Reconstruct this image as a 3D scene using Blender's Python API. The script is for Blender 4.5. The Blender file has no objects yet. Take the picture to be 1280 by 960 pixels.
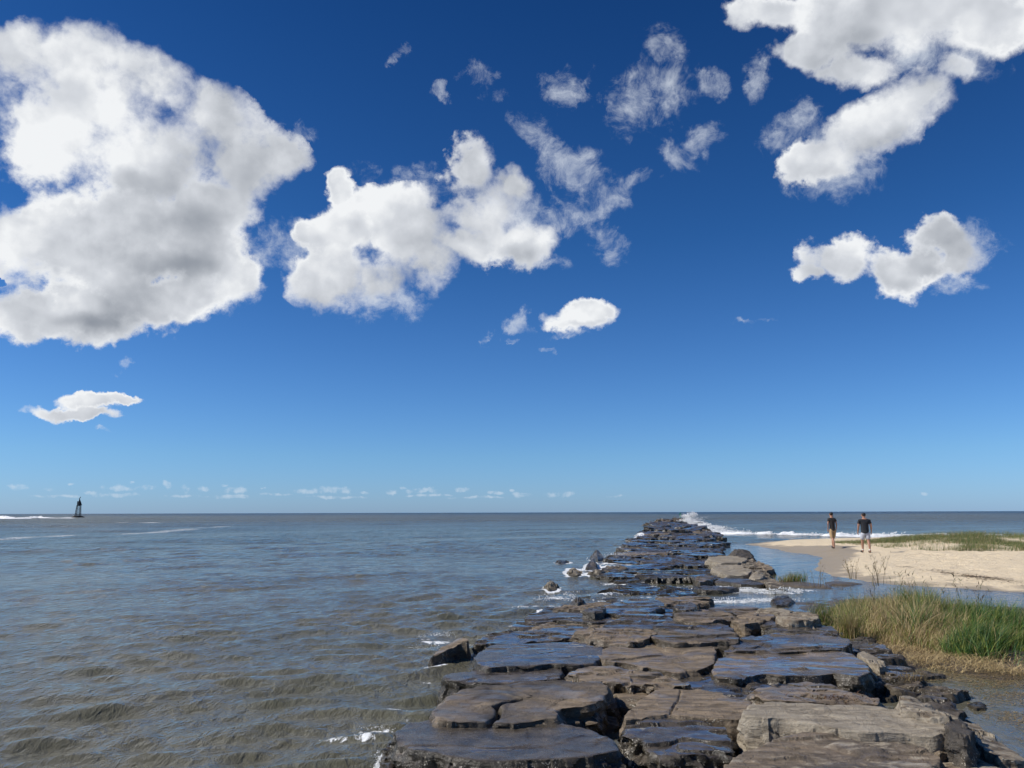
import bpy, bmesh, math, random
import numpy as np
from mathutils import Vector, Matrix

sc = bpy.context.scene
COL = sc.collection
R = math.radians
random.seed(7)

# ------------------------------------------------------------------ camera
F = 965.0                                    # focal length in pixels of the 1280 px wide photograph
CAM = Vector((0.0, 0.0, 2.0))                # eye height above the water
PITCH = 9.45; ROLL = 0.16
cam_data = bpy.data.cameras.new("camera")
cam = bpy.data.objects.new("camera", cam_data)
COL.objects.link(cam)
cam.location = CAM
MR = Matrix.Rotation(R(90 + PITCH), 3, 'X') @ Matrix.Rotation(R(-ROLL), 3, 'Z')
cam.rotation_euler = MR.to_euler()
cam_data.sensor_width = 36.0
cam_data.lens = 36.0 * F / 1280.0
cam_data.clip_start = 0.05
cam_data.clip_end = 200000.0
sc.camera = cam

def ray(X, Y):
    d = MR @ Vector(((X - 640.0) / F, (480.0 - Y) / F, -1.0))
    return d.normalized()

def at(X, Y, z=0.0):
    """point of the plane at height z that stands at this place of the photograph"""
    d = ray(X, Y)
    t = (z - CAM.z) / d.z
    return np.array((CAM.x + d.x * t, CAM.y + d.y * t, z))

# ------------------------------------------------------------------ numpy noise
def _hash(ix, iy, iz, seed):
    h = (ix * 374761393 + iy * 668265263 + iz * 2147483647 + seed * 1274126177) & 0xFFFFFFFF
    h = ((h ^ (h >> 13)) * 1274126177) & 0xFFFFFFFF
    h = ((h ^ (h >> 16)) * 2246822519) & 0xFFFFFFFF
    return (h ^ (h >> 15)) & 0xFFFFFFFF

def vnoise(p, seed=0):
    """smooth value noise in -1..1, p is (n,3)"""
    p = np.asarray(p, dtype=np.float64)
    i = np.floor(p).astype(np.int64); f = p - i
    f = f * f * f * (f * (f * 6 - 15) + 10)
    out = np.zeros(len(p))
    for dx in (0, 1):
        wx = f[:, 0] if dx else 1 - f[:, 0]
        for dy in (0, 1):
            wy = f[:, 1] if dy else 1 - f[:, 1]
            for dz in (0, 1):
                wz = f[:, 2] if dz else 1 - f[:, 2]
                h = _hash(i[:, 0] + dx, i[:, 1] + dy, i[:, 2] + dz, seed) / 4294967295.0
                out += wx * wy * wz * h
    return out * 2 - 1

def fbm(p, octv=4, seed=0, rough=0.5):
    a, s, tot = 1.0, 0.0, 0.0
    p = np.asarray(p, dtype=np.float64)
    for k in range(octv):
        s = s + a * vnoise(p * (2.03 ** k) + 17.3 * k, seed + k); tot += a; a *= rough
    return s / tot

def facet(p, seed=0):
    """broken-stone relief: every cell is a plane of its own, about -1..1"""
    p = np.asarray(p, dtype=np.float64); ip = np.floor(p).astype(np.int64)
    best = np.full(len(p), 1e9); bi = np.zeros((len(p), 3), dtype=np.int64); bf = np.zeros_like(p)
    for dx in (-1, 0, 1):
        for dy in (-1, 0, 1):
            for dz in (-1, 0, 1):
                c = ip + (dx, dy, dz)
                h = _hash(c[:, 0], c[:, 1], c[:, 2], seed)
                f = c + np.stack([(h & 1023), (h >> 10) & 1023, (h >> 20) & 1023], 1) / 1023.0
                d = ((p - f) ** 2).sum(1); m = d < best
                best[m] = d[m]; bi[m] = c[m]; bf[m] = f[m]
    h = _hash(bi[:, 0], bi[:, 1], bi[:, 2], seed + 77)
    rv = np.stack([(h & 1023), (h >> 10) & 1023, (h >> 20) & 1023], 1) / 511.5 - 1
    h2 = (_hash(bi[:, 0], bi[:, 1], bi[:, 2], seed + 99) & 1023) / 511.5 - 1
    return 0.6 * h2 + ((p - bf) * rv).sum(1) * 1.1

def sstep(a, b, x):
    t = np.clip((x - a) / (b - a), 0, 1)
    return t * t * (3 - 2 * t)

# ------------------------------------------------------------------ mesh helpers
def mesh_np(name, V, Fc, mat=None, smooth=True, attrs=None):
    """V (n,3), Fc list of (m,k) index arrays"""
    me = bpy.data.meshes.new(name)
    V = np.asarray(V, dtype=np.float32)
    if isinstance(Fc, np.ndarray): Fc = [Fc]
    nl = sum(f.size for f in Fc); npoly = sum(len(f) for f in Fc)
    me.vertices.add(len(V)); me.vertices.foreach_set('co', V.ravel())
    me.loops.add(nl); me.polygons.add(npoly)
    li = np.concatenate([f.ravel() for f in Fc]).astype(np.int32)
    tot = np.concatenate([np.full(len(f), f.shape[1]) for f in Fc]).astype(np.int32)
    st = np.concatenate([[0], np.cumsum(tot)[:-1]]).astype(np.int32)
    me.loops.foreach_set('vertex_index', li)
    me.polygons.foreach_set('loop_start', st)
    me.polygons.foreach_set('loop_total', tot)
    if smooth: me.polygons.foreach_set('use_smooth', np.ones(npoly, dtype=bool))
    me.update(calc_edges=True)
    if attrs:
        for k, v in attrs.items():
            v = np.asarray(v, dtype=np.float32)
            if v.ndim == 1:
                a = me.attributes.new(k, 'FLOAT', 'POINT'); a.data.foreach_set('value', v)
            else:
                a = me.color_attributes.new(k, 'FLOAT_COLOR', 'POINT')
                a.data.foreach_set('color', np.hstack([v, np.ones((len(v), 1), dtype=np.float32)]).ravel())
    me.validate()
    if mat: me.materials.append(mat)
    return me

def link(name, me, loc=(0, 0, 0), parent=None, label=None, cat=None, group=None, kind=None):
    o = bpy.data.objects.new(name, me); COL.objects.link(o)
    o.location = loc
    if parent is not None: o.parent = parent
    if label: o['label'] = label
    if cat: o['category'] = cat
    if group: o['group'] = group
    if kind: o['kind'] = kind
    return o

# ------------------------------------------------------------------ node helper
class NG:
    def __init__(s, tree):
        s.t = tree; s.n = tree.nodes; s.l = tree.links
    def new(s, typ, **kw):
        n = s.n.new(typ)
        for k, v in kw.items(): setattr(n, k, v)
        return n
    def put(s, sock, v):
        if v is None: return
        if isinstance(v, bpy.types.NodeSocket): s.l.new(v, sock)
        else:
            if isinstance(v, (tuple, list)) and len(v) == 3 and sock.type == 'RGBA': v = (*v, 1)
            sock.default_value = v
    def m(s, op, a, b=None, c=None, clamp=False):
        n = s.new('ShaderNodeMath', operation=op, use_clamp=clamp)
        for i, v in enumerate((a, b, c)):
            if v is not None: s.put(n.inputs[i], v)
        return n.outputs[0]
    def vm(s, op, a, b=None, scale=None):
        n = s.new('ShaderNodeVectorMath', operation=op)
        s.put(n.inputs[0], a)
        if b is not None: s.put(n.inputs[1], b)
        if scale is not None: s.put(n.inputs['Scale'], scale)
        return n.outputs['Value'] if op in ('LENGTH', 'DOT_PRODUCT', 'DISTANCE') else n.outputs['Vector']
    def noise(s, vec, scale, detail=4, rough=0.5, dist=0.0, typ='FBM', out='Fac', lac=2.0):
        n = s.new('ShaderNodeTexNoise', noise_dimensions='3D')
        n.noise_type = typ
        if vec is not None: s.put(n.inputs['Vector'], vec)
        s.put(n.inputs['Scale'], scale); s.put(n.inputs['Detail'], detail)
        s.put(n.inputs['Roughness'], rough); s.put(n.inputs['Distortion'], dist)
        s.put(n.inputs['Lacunarity'], lac)
        return n.outputs[out]
    def vor(s, vec, scale, feature='F1', out='Distance', rnd=1.0):
        n = s.new('ShaderNodeTexVoronoi', feature=feature)
        if vec is not None: s.put(n.inputs['Vector'], vec)
        s.put(n.inputs['Scale'], scale); s.put(n.inputs['Randomness'], rnd)
        return n.outputs[out]
    def ss(s, x, a, b, lo=0.0, hi=1.0, typ='SMOOTHSTEP'):
        n = s.new('ShaderNodeMapRange', interpolation_type=typ)
        s.put(n.inputs[0], x); s.put(n.inputs[1], a); s.put(n.inputs[2], b)
        s.put(n.inputs[3], lo); s.put(n.inputs[4], hi)
        return n.outputs[0]
    def mix(s, f, a, b, blend='MIX'):
        n = s.new('ShaderNodeMix', data_type='RGBA', blend_type=blend)
        s.put(n.inputs[0], f); s.put(n.inputs[6], a); s.put(n.inputs[7], b)
        return n.outputs[2]
    def ramp(s, x, stops, interp='LINEAR'):
        n = s.new('ShaderNodeValToRGB'); s.put(n.inputs[0], x)
        cr = n.color_ramp; cr.interpolation = interp
        while len(cr.elements) > 1: cr.elements.remove(cr.elements[-1])
        cr.elements[0].position = stops[0][0]; cr.elements[0].color = (*stops[0][1], 1)
        for p, c in stops[1:]:
            e = cr.elements.new(p); e.color = (*c, 1)
        return n.outputs[0]
    def attr(s, name, out='Fac'):
        n = s.new('ShaderNodeAttribute', attribute_name=name); return n.outputs[out]
    def bump(s, h, strength=0.5, dist=0.01, normal=None):
        n = s.new('ShaderNodeBump'); s.put(n.inputs['Height'], h)
        s.put(n.inputs['Strength'], strength); s.put(n.inputs['Distance'], dist)
        if normal is not None: s.put(n.inputs['Normal'], normal)
        return n.outputs[0]

def material(name):
    m = bpy.data.materials.new(name); m.use_nodes = True
    g = NG(m.node_tree)
    b = m.node_tree.nodes['Principled BSDF']
    return m, g, b
EXPOSURE = 0.0
CLOUD_GAIN = 0.95
SKY_TINT = [(0.0, (0.47, 0.76, 1.46)), (0.12, (0.43, 0.74, 1.20)), (0.42, (0.17, 0.47, 0.86)), (0.65, (0.085, 0.32, 0.66)), (1.0, (0.11, 0.34, 0.70))]
WATER_BUMP = 0.06
# ------------------------------------------------------------------ sun, sky and clouds
SUN_EL = 44.0
SUN_AZ = -96.0                              # degrees clockwise from the view direction (+Y): to the left, a little behind
sd = Vector((math.sin(R(SUN_AZ)) * math.cos(R(SUN_EL)), math.cos(R(SUN_AZ)) * math.cos(R(SUN_EL)), math.sin(R(SUN_EL))))
sun_data = bpy.data.lights.new("sun", 'SUN')
sun_data.energy = 4.7; sun_data.angle = R(0.53); sun_data.color = (1.0, 0.95, 0.87)
sun = bpy.data.objects.new("sun", sun_data); COL.objects.link(sun)
sun.rotation_euler = sd.to_track_quat('Z', 'Y').to_euler()
sun.location = (-20, -5, 30)

world = bpy.data.worlds.new("World"); sc.world = world
world.use_nodes = True
wt = world.node_tree; wt.nodes.clear()
g = NG(wt)
out = g.new('ShaderNodeOutputWorld'); bg = g.new('ShaderNodeBackground')
g.l.new(bg.outputs[0], out.inputs[0])
bg.inputs['Strength'].default_value = 0.1
sky = g.new('ShaderNodeTexSky', sky_type='NISHITA')
sky.sun_disc = False
sky.sun_elevation = R(SUN_EL); sky.sun_rotation = R(SUN_AZ)
sky.altitude = 0; sky.air_density = 1.0; sky.dust_density = 0.3; sky.ozone_density = 2.5
tc = g.new('ShaderNodeTexCoord')
D = g.vm('NORMALIZE', tc.outputs['Generated'])
sep = g.new('ShaderNodeSeparateXYZ'); g.put(sep.inputs[0], D)
dx, dy, dz = sep.outputs
# clear air: deepen the blue well above the horizon, as a clear autumn sky is
el = g.m('MAXIMUM', dz, 0.0)
tint = g.ramp(g.m('POWER', el, 0.8), SKY_TINT)
skyc = g.mix(1.0, sky.outputs[0], tint, 'MULTIPLY')

# plan coordinates of the sky in front: u = x/y, v = z/y
ysafe = g.m('MAXIMUM', dy, 0.08)
front = g.ss(dy, 0.08, 0.25)
u = g.m('DIVIDE', dx, ysafe); v = g.m('DIVIDE', dz, ysafe)
cmb = g.new('ShaderNodeCombineXYZ'); g.put(cmb.inputs[0], u); g.put(cmb.inputs[1], v)
UV = cmb.outputs[0]

def uv(X, Y):
    d = ray(X, Y); return np.array((d.x / d.y, d.z / d.y))

_prev = None
def blob_field(P, blobs, sm=0.18):
    """union of ellipses given where they stand in the sky; 1 in the middle, 0 at the rim"""
    global _prev
    if _prev is not None:                    # makes Cycles evaluate one field after the other (its stack is small)
        P = g.vm('ADD', P, g.vm('SCALE', (0.0, 0.0, 1.0), scale=_prev))
    acc = None
    for b in blobs:
        X, Y, rx, ry = b[:4]; a = R(b[4]) if len(b) > 4 else 0.0
        c = uv(X, Y)
        e1 = uv(X + rx * math.cos(a), Y - rx * math.sin(a)) - c
        e2 = uv(X + ry * math.sin(a), Y + ry * math.cos(a)) - c
        n = g.new('ShaderNodeMapping', vector_type='TEXTURE')
        g.put(n.inputs['Vector'], P)
        n.inputs['Location'].default_value = (c[0], c[1], 0)
        n.inputs['Rotation'].default_value = (0, 0, math.atan2(e1[1], e1[0]))
        n.inputs['Scale'].default_value = (np.hypot(*e1), np.hypot(*e2), 1)
        L = g.vm('LENGTH', n.outputs[0])
        f = g.m('SUBTRACT', 1.0, L)
        if acc is None: acc = f
        else:
            k = g.m('SMOOTH_MAX', acc, f, sm); acc = k
    _prev = g.m('MULTIPLY', acc, 1e-6)
    return acc

PUFF = [(110, 130, 120, 75), (85, 75, 95, 55), (190, 105, 85, 50, -25), (30, 60, 40, 35), (70, 180, 95, 85), (185, 195, 130, 85), (270, 140, 55, 45, -30),
        (305, 200, 60, 55), (345, 195, 42, 34), (130, 290, 165, 80), (20, 290, 70, 60), (245, 310, 75, 65), (75, 385, 140, 42),
        (215, 375, 100, 42), (290, 345, 36, 50), (270, 250, 70, 50),
        (415, 345, 58, 48), (425, 290, 65, 45), (424, 238, 26, 32), (505, 288, 92, 60), (470, 350, 45, 40), (587, 212, 36, 42),
        (600, 268, 72, 46), (575, 305, 90, 32), (640, 240, 26, 32), (650, 302, 48, 28, -15), (530, 330, 40, 45), (385, 290, 30, 26),
        (722, 391, 50, 20), (702, 402, 26, 13), (745, 388, 32, 17),
        (1150, 12, 160, 50), (1020, 60, 55, 32, 20), (1235, 30, 80, 58), (1065, 85, 50, 26, 15), (960, 8, 60, 22),
        (1105, 155, 95, 40, 28), (1150, 120, 60, 34, 30), (1030, 205, 55, 32, 15), (1195, 92, 36, 24, -10),
        (1042, 327, 50, 29), (1112, 338, 52, 34), (1180, 298, 48, 28, -12), (1200, 318, 36, 30), (1008, 342, 26, 14), (1155, 325, 46, 26),
        (98, 515, 64, 11), (120, 497, 44, 14), (158, 494, 28, 9)]
WISP = [(655, 398, 18, 14), (613, 412, 14, 9), (148, 466, 10, 11), (680, 172, 48, 26, -35), (712, 212, 58, 32, -30), (745, 240, 50, 28, 20), (742, 258, 24, 22), (790, 222, 34, 18),
        (768, 308, 22, 34, 30), (812, 112, 58, 40, 25), (832, 62, 30, 24, 30), (885, 100, 24, 20), (858, 182, 44, 26, 30),
        (605, 103, 24, 26, 30), (545, 113, 15, 11), (505, 68, 18, 10, 25), (950, 100, 16, 36, -10), (985, 180, 42, 30),
        (510, 232, 60, 28), (375, 165, 30, 20), (385, 300, 70, 34), (705, 110, 24, 26), (705, 416, 30, 10), (687, 442, 18, 6),
        (1010, 165, 30, 40), (645, 422, 9, 5), (942, 396, 30, 7), (1050, 205, 60, 42), (135, 532, 16, 4), (1190, 350, 34, 14),
        (1215, 300, 34, 30), (470, 370, 50, 30), (670, 265, 50, 30), (660, 330, 50, 14), (1180, 60, 120, 40)]
LOW = [(28, 608, 15, 5), (60, 612, 8, 3), (148, 611, 27, 4), (186, 610, 14, 4), (208, 607, 7, 5), (232, 612, 8, 6), (258, 611, 8, 4),
       (297, 613, 17, 5), (382, 615, 22, 4), (425, 613, 24, 5), (345, 618, 30, 2), (488, 614, 11, 4), (524, 613, 23, 4), (577, 612, 11, 4),
       (618, 616, 14, 3), (652, 618, 14, 4), (700, 618, 20, 4), (1155, 617, 7, 3), (150, 619, 30, 3), (300, 621, 28, 3), (530, 619, 30, 2),
       (110, 616, 12, 3), (770, 620, 14, 2), (455, 616, 10, 2), (70, 620, 40, 2), (240, 620, 30, 2), (420, 621, 40, 2), (600, 622, 40, 2), (90, 605, 6, 2), (165, 604, 5, 2), (330, 611, 5, 2), (505, 609, 5, 2), (560, 618, 8, 2), (640, 612, 4, 2), (280, 607, 5, 2)]
GREY = [(290, 215, 55, 45, -30), (215, 330, 110, 30), (330, 310, 60, 28), (150, 235, 90, 26), (110, 395, 120, 16), (80, 130, 60, 30),
        (250, 270, 45, 40), (1190, 12, 170, 44), (1090, 40, 60, 30), (430, 285, 75, 26), (1185, 335, 60, 14), (560, 320, 60, 18), (395, 300, 60, 30), (520, 300, 70, 22), (640, 310, 50, 14), (1110, 175, 60, 20, 28), (1115, 352, 60, 14), (720, 402, 50, 8)]
HOLE = [(2, 352, 18, 6)]

warp1 = g.vm('SUBTRACT', g.noise(D, 9.0, 5, 0.6, out='Color'), (0.5, 0.5, 0.5))
P1 = g.vm('ADD', UV, g.vm('SCALE', warp1, scale=0.075))
fine = g.vm('SUBTRACT', g.noise(D, 24.0, 6, 0.62, out='Color'), (0.5, 0.5, 0.5))
P2 = g.vm('ADD', P1, g.vm('SCALE', fine, scale=0.045))
P3 = g.vm('ADD', UV, g.vm('SCALE', fine, scale=0.012))
warpw = g.vm('SUBTRACT', g.noise(D, 14.0, 6, 0.65, out='Color'), (0.5, 0.5, 0.5))
PW = g.vm('ADD', UV, g.vm('SCALE', warpw, scale=0.10))

bp = blob_field(P2, PUFF, 0.30)
hole = blob_field(PW, HOLE)
bp = g.m('SUBTRACT', bp, g.m('MULTIPLY', g.m('MAXIMUM', g.m('ADD', hole, 0.05), 0.0), 1.15))
DW = g.vm('ADD', D, g.vm('SCALE', fine, scale=0.012))
n0 = g.noise(DW, 12.0, 8, 0.60)
LS = Vector((-0.020, -0.006, 0.022))
n1 = g.noise(g.vm('ADD', DW, tuple(LS)), 12.0, 3, 0.60)
n3 = g.noise(DW, 38.0, 5, 0.58)
bil = g.m('ABSOLUTE', g.m('SUBTRACT', n3, 0.5))          # puffed cauliflower relief
bpos = g.m('ADD', g.m('MINIMUM', g.m('MULTIPLY', bp, 1.55), 1.05), g.m('MULTIPLY', g.m('MINIMUM', g.m('ADD', bp, 0.12), 0.0), 3.0))
dens = g.m('ADD', bpos, g.m('MULTIPLY', g.m('SUBTRACT', n0, 0.5), 2.3))
dens = g.m('ADD', dens, g.m('MULTIPLY', g.m('SUBTRACT', n3, 0.5), 1.2))
aP = g.ss(dens, -0.05, g.ss(g.noise(D, 5.0, 2, 0.5), 0.35, 0.65, 0.36, 1.05))
# brightness: billows turned to the sun are bright, hollows and the thick middle are grey
lit = g.m('MULTIPLY', g.m('SUBTRACT', n0, n1), 1.1)
grey = g.m('MAXIMUM', blob_field(P1, GREY), 0.0)
thick = g.ss(dens, 0.1, 0.9)
soft = g.noise(D, 7.0, 4, 0.55)
lowa = g.noise(D, 6.5, 3, 0.5); lowb = g.noise(g.vm('ADD', D, (-0.045, -0.01, 0.055)), 6.5, 3, 0.5)
litl = g.m('MULTIPLY', g.m('SUBTRACT', lowa, lowb), 1.05)
shade = g.m('ADD', g.m('ADD', g.m('MULTIPLY', lit, 0.8), litl), 0.90)
shade = g.m('ADD', shade, g.m('MULTIPLY', g.ss(dens, 0.75, 0.25), 0.10))
shade = g.m('SUBTRACT', shade, g.m('MULTIPLY', g.m('MULTIPLY', thick, g.ss(soft, 0.3, 0.7)), 0.22))
shade = g.m('SUBTRACT', shade, g.m('MULTIPLY', g.m('MULTIPLY', g.ss(grey, 0.0, 1.0), g.ss(n0, 0.3, 0.62)), 0.30))
cloud_col = g.ramp(shade, [(0.0, (0.17, 0.20, 0.26)), (0.35, (0.33, 0.36, 0.41)), (0.62, (0.52, 0.55, 0.60)), (0.82, (0.70, 0.73, 0.78)), (1.0, (0.93, 0.95, 0.97))])

bw = blob_field(PW, WISP)
nw = g.noise(g.vm('ADD', D, g.vm('SCALE', warp1, scale=0.05)), 22.0, 8, 0.68, 0.3)
dw = g.m('ADD', g.m('MINIMUM', bw, 0.5), g.m('MULTIPLY', g.m('SUBTRACT', nw, 0.55), 3.4))
aW = g.m('MULTIPLY', g.ss(dw, -0.25, 1.15), 0.74)
wisp_col = (0.74, 0.80, 0.88)

bl = blob_field(P3, LOW)
nl = g.noise(D, 90.0, 5, 0.6)
dl = g.m('ADD', g.m('MINIMUM', bl, 0.5), g.m('MULTIPLY', g.m('SUBTRACT', nl, 0.5), 3.0))
aL = g.m('MULTIPLY', g.ss(dl, 0.0, 1.0), 0.42)

K = 1.0 / 0.1                                 # the sky texture is dimmed to 0.1; clouds are given in display units
def cl(c):
    return g.vm('SCALE', c, scale=K * CLOUD_GAIN)
col = g.mix(g.m('MULTIPLY', aL, front), skyc, cl((0.75, 0.83, 0.92)))
col = g.mix(g.m('MULTIPLY', aW, front), col, cl(wisp_col))
col = g.mix(g.m('MULTIPLY', aP, front), col, cl(cloud_col))
g.l.new(col, bg.inputs['Color'])
world.cycles.sampling_method = 'MANUAL'
world.cycles.sample_map_resolution = 512
sc.cycles.use_adaptive_sampling = True
sc.cycles.adaptive_threshold = 0.02
sc.cycles.adaptive_min_samples = 8
sc.view_settings.view_transform = 'Standard'
sc.view_settings.look = 'None'
sc.view_settings.exposure = EXPOSURE
sc.view_settings.gamma = 1.0
# ------------------------------------------------------------------ regions of the shore, laid out on the ground plane
def ring(pts, z=0.0):
    return np.array([at(x, y, z)[:2] for x, y in pts])

def sdist(P, poly):
    """signed distance of the points P (n,2) to the polygon, positive inside"""
    P = np.asarray(P); n = len(poly); d = np.full(len(P), 1e18); ins = np.zeros(len(P), dtype=bool)
    for i in range(n):
        a, b = poly[i], poly[(i + 1) % n]
        e = b - a; w = P - a
        t = np.clip((w @ e) / max(e @ e, 1e-12), 0, 1)
        q = w - t[:, None] * e
        d = np.minimum(d, (q * q).sum(1))
        c = (a[1] <= P[:, 1]) != (b[1] <= P[:, 1])
        with np.errstate(divide='ignore', invalid='ignore'):
            xi = a[0] + (P[:, 1] - a[1]) * e[0] / (e[1] if abs(e[1]) > 1e-12 else 1e-12)
        ins ^= c & (P[:, 0] < xi)
    d = np.sqrt(d)
    return np.where(ins, d, -d)

SAND = ring([(938, 680), (960, 684), (985, 688), (1003, 693), (1016, 699), (1021, 706), (1024, 714), (1045, 720), (1075, 727), (1110, 731),
             (1180, 735), (1230, 738), (1290, 741), (1600, 760), (2600, 760), (2600, 676), (1500, 673), (1100, 673), (1000, 675), (955, 677)])
# far edge of the jetty to both sides, as (row in the photograph, left, right)
EDGE = [(652, 826, 866), (656, 812, 872), (660, 808, 885), (664, 802, 893), (668, 797, 900), (672, 790, 903), (676, 786, 905), (680, 778, 905),
        (684, 776, 903), (690, 770, 905), (696, 762, 900), (702, 756, 895), (710, 752, 890), (720, 762, 880), (730, 765, 860), (740, 750, 870),
        (748, 735, 860), (760, 660, 900), (780, 640, 1040), (800, 600, 1060), (830, 560, 1090), (870, 530, 1100), (920, 490, 1180), (990, 430, 1250)]
EW = [(at(l, y, .3 if y < 700 else .15)[1], at(l, y, .3 if y < 700 else .15)[0], at(r, y, .3 if y < 700 else .15)[0]) for y, l, r in EDGE][::-1]
ey = np.array([e[0] for e in EW]); exl = np.array([e[1] for e in EW]); exr = np.array([e[2] for e in EW])
def jetty_x(y):
    return np.interp(y, ey, exl), np.interp(y, ey, exr)

# ------------------------------------------------------------------ sea: one sheet out to the horizon, finest by the jetty
def build_water():
    na, nr = 1150, 1150
    az = np.concatenate([np.linspace(-178, -60, 70)[:-1], np.linspace(-60, 60, na), np.linspace(60, 178, 70)[1:]])
    az = np.radians(az)
    r = 2.2 * np.exp(np.linspace(0, math.log(60000 / 2.2), nr) )
    # more rings close by
    t = np.linspace(0, 1, nr); t = t * 0.72 + 0.28 * t ** 3
    r = 2.2 * np.exp(t * math.log(60000 / 2.2))
    A, Rr = np.meshgrid(az, r, indexing='ij')
    x = (np.sin(A) * Rr).ravel(); y = (np.cos(A) * Rr).ravel()
    dr = np.gradient(r); res = np.tile(np.maximum(dr, r * (az[100] - az[99]) * 0.7), (len(az), 1)).ravel()
    dist = np.hypot(x, y)
    jl, jr = jetty_x(np.clip(y, 5, 130))
    # sheltered pool on the right of the jetty, between it and the sand
    right = sstep(0.2, 2.5, x - (jl + jr) / 2) * (y > 0) * sstep(60, 45, y)
    near_j = np.exp(-np.maximum(np.maximum(jl - x, x - jr), 0) / 1.5)
    amp = (1 - 0.88 * right) * (1 - 0.7 * sstep(0.0, 1.0, x - jl) * sstep(0.5, -0.5, x - jr) * (y > 0) * (y < 100))
    rs = np.random.RandomState(3)
    z = np.zeros_like(x)
    wdir = R(-62)                                    # the waves run in towards the shore, obliquely
    comps = []
    for lam, a in ((0.30, .0038), (0.42, .0052), (0.6, .0066), (0.85, .0074), (1.2, .0066), (1.8, .0066), (2.8, .0060), (5.0, .008), (9, .014), (16, .05), (28, .07)):
        for k in range(6):
            comps.append((lam * rs.uniform(.8, 1.25), a * rs.uniform(.5, 1.0), wdir + rs.normal(0, 0.42), rs.uniform(0, 6.28)))
    wx = vnoise(np.stack([x * .35, y * .35, x * 0], 1), 5) * 0.5; wy = vnoise(np.stack([x * .35, y * .35, x * 0 + 9], 1), 6) * 0.5
    gust = 0.75 + 0.5 * vnoise(np.stack([x * .12, y * .12, x * 0], 1), 8)
    for lam, a, th, ph in comps:
        k = 2 * math.pi / lam
        fade = sstep(2.2, 5.0, lam / res)
        s = np.sin(k * ((x + wx * min(lam, 1.5)) * math.cos(th) + (y + wy * min(lam, 1.5)) * math.sin(th)) + ph)
        s = 1 - 2 * np.abs(np.sin(0.5 * np.arcsin(s * 0.98))) ** 1.0 if False else s + 0.22 * np.cos(2 * np.arcsin(np.clip(s, -1, 1)) ) * -1
        g_ = gust if lam < 4 else 1.0
        near = 1.0 if lam < 6 else np.clip(y / 60.0, 0.1, 1)
        z += a * fade * s * g_ * near
    z *= amp
    # foam: round the stones of the jetty, in the overflow channel, whitecaps offshore, surf by the bar
    foam = np.zeros_like(x)
    def zone(px, py, rx, ry, s):                   # ellipse on the water given in metres
        nonlocal foam
        c = at(px, py)
        d = ((x - c[0]) / rx) ** 2 + ((y - c[1]) / ry) ** 2
        foam = np.maximum(foam, s * np.exp(-d * 1.2))
    for q in [(548, 797, .5, .4, .78), (520, 806, .4, .2, .5), (585, 800, .3, .3, .55), (595, 815, .14, .3, .6), (605, 808, .3, .15, .85),
              (690, 748, .7, .5, .85), (672, 757, .9, .35, .85), (688, 733, .5, .5, .6), (705, 702, .8, .8, .55), (762, 697, 1.2, 1.3, .84),
              (785, 727, 1.4, .9, .84), (775, 735, 1.2, .5, .66), (790, 742, 1.6, .25, .78), (840, 733, .9, .3, .7), (812, 746, .8, .2, .7),
              (500, 882, .4, .10, .72), (545, 852, .35, .10, .72), (610, 796, .4, .12, .76), (562, 872, .15, .2, .7), (640, 781, .5, .15, .74), (855, 740, 1.2, .5, .80), (1000, 738, .8, .5, .78), (930, 737, 1.6, 1.2, .92), (975, 741, 1.0, .45, .9), (915, 752, 1.2, .4, .88), (900, 738, 1.2, 1.1, .82), (955, 750, .9, .5, .82), (880, 727, .3, .2, .7), (1000, 748, .5, .6, .55),
              (655, 775, .5, .2, .5), (440, 920, .5, .2, .66), (470, 912, .3, .25, .68), (478, 950, .12, .25, .72), (500, 900, .3, .25, .45), (770, 912, .25, .2, .4), (775, 945, .25, .2, .42),
              (800, 684, 2.0, 2.0, .84), (775, 690, 1.5, 1.5, .8), (805, 676, 1.5, 1.5, .5), (815, 664, 3, 3, .45),
              (875, 664, 4.5, 14, .95), (890, 669, 3.0, 8, .9)]:
        zone(*q)
    # surf line that runs in from the jetty tip to the bar and behind the dune
    sy = 2.0
    def line(pts, w, s, wy_=None):
        nonlocal foam
        P = np.stack([x, y], 1)
        L = np.array([at(a, b)[:2] for a, b in pts]); d = np.full(len(x), 1e9)
        m = (dist < 900)
        Pm = P[m]; dm = np.full(len(Pm), 1e9)
        for i in range(len(L) - 1):
            e = L[i + 1] - L[i]; w_ = Pm - L[i]; t_ = np.clip((w_ @ e) / (e @ e), 0, 1)
            q = w_ - t_[:, None] * e; dm = np.minimum(dm, np.hypot(q[:, 0], q[:, 1]))
        d[m] = dm
        foam = np.maximum(foam, s * np.exp(-(d / w) ** 2))
    line([(893, 671.5), (930, 671), (1000, 671), (1060, 671), (1130, 671), (1300, 671)], 1.6, 0.95)
    line([(1000, 668.5), (1100, 668.7), (1260, 669)], 1.5, 0.8)
    line([(870, 660), (885, 665), (898, 669)], 2.0, 0.9)
    line([(-200, 649.5), (0, 648.8), (60, 647.9), (108, 647.2)], 7.0, 0.95)
    line([(20, 673), (90, 669), (130, 668)], 1.5, 0.72)
    line([(-80, 677), (30, 673)], 1.5, 0.68)
    line([(150, 667), (215, 663.5), (240, 662.5)], 2.2, 0.68)
    line([(250, 661.5), (330, 657)], 2.6, 0.63)
    line([(155, 653), (190, 654)], 3.0, 0.78)
    far = sstep(80, 200, dist) * 0.34 * (0.6 + 0.4 * vnoise(np.stack([x * .01, y * .01, x * 0], 1), 81))
    foam = np.maximum(foam, far * (foam < far))
    foam = np.maximum(foam, 0.30 * near_j * (y > 0) * (1 - 0.6 * right) * (y < 60))
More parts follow.
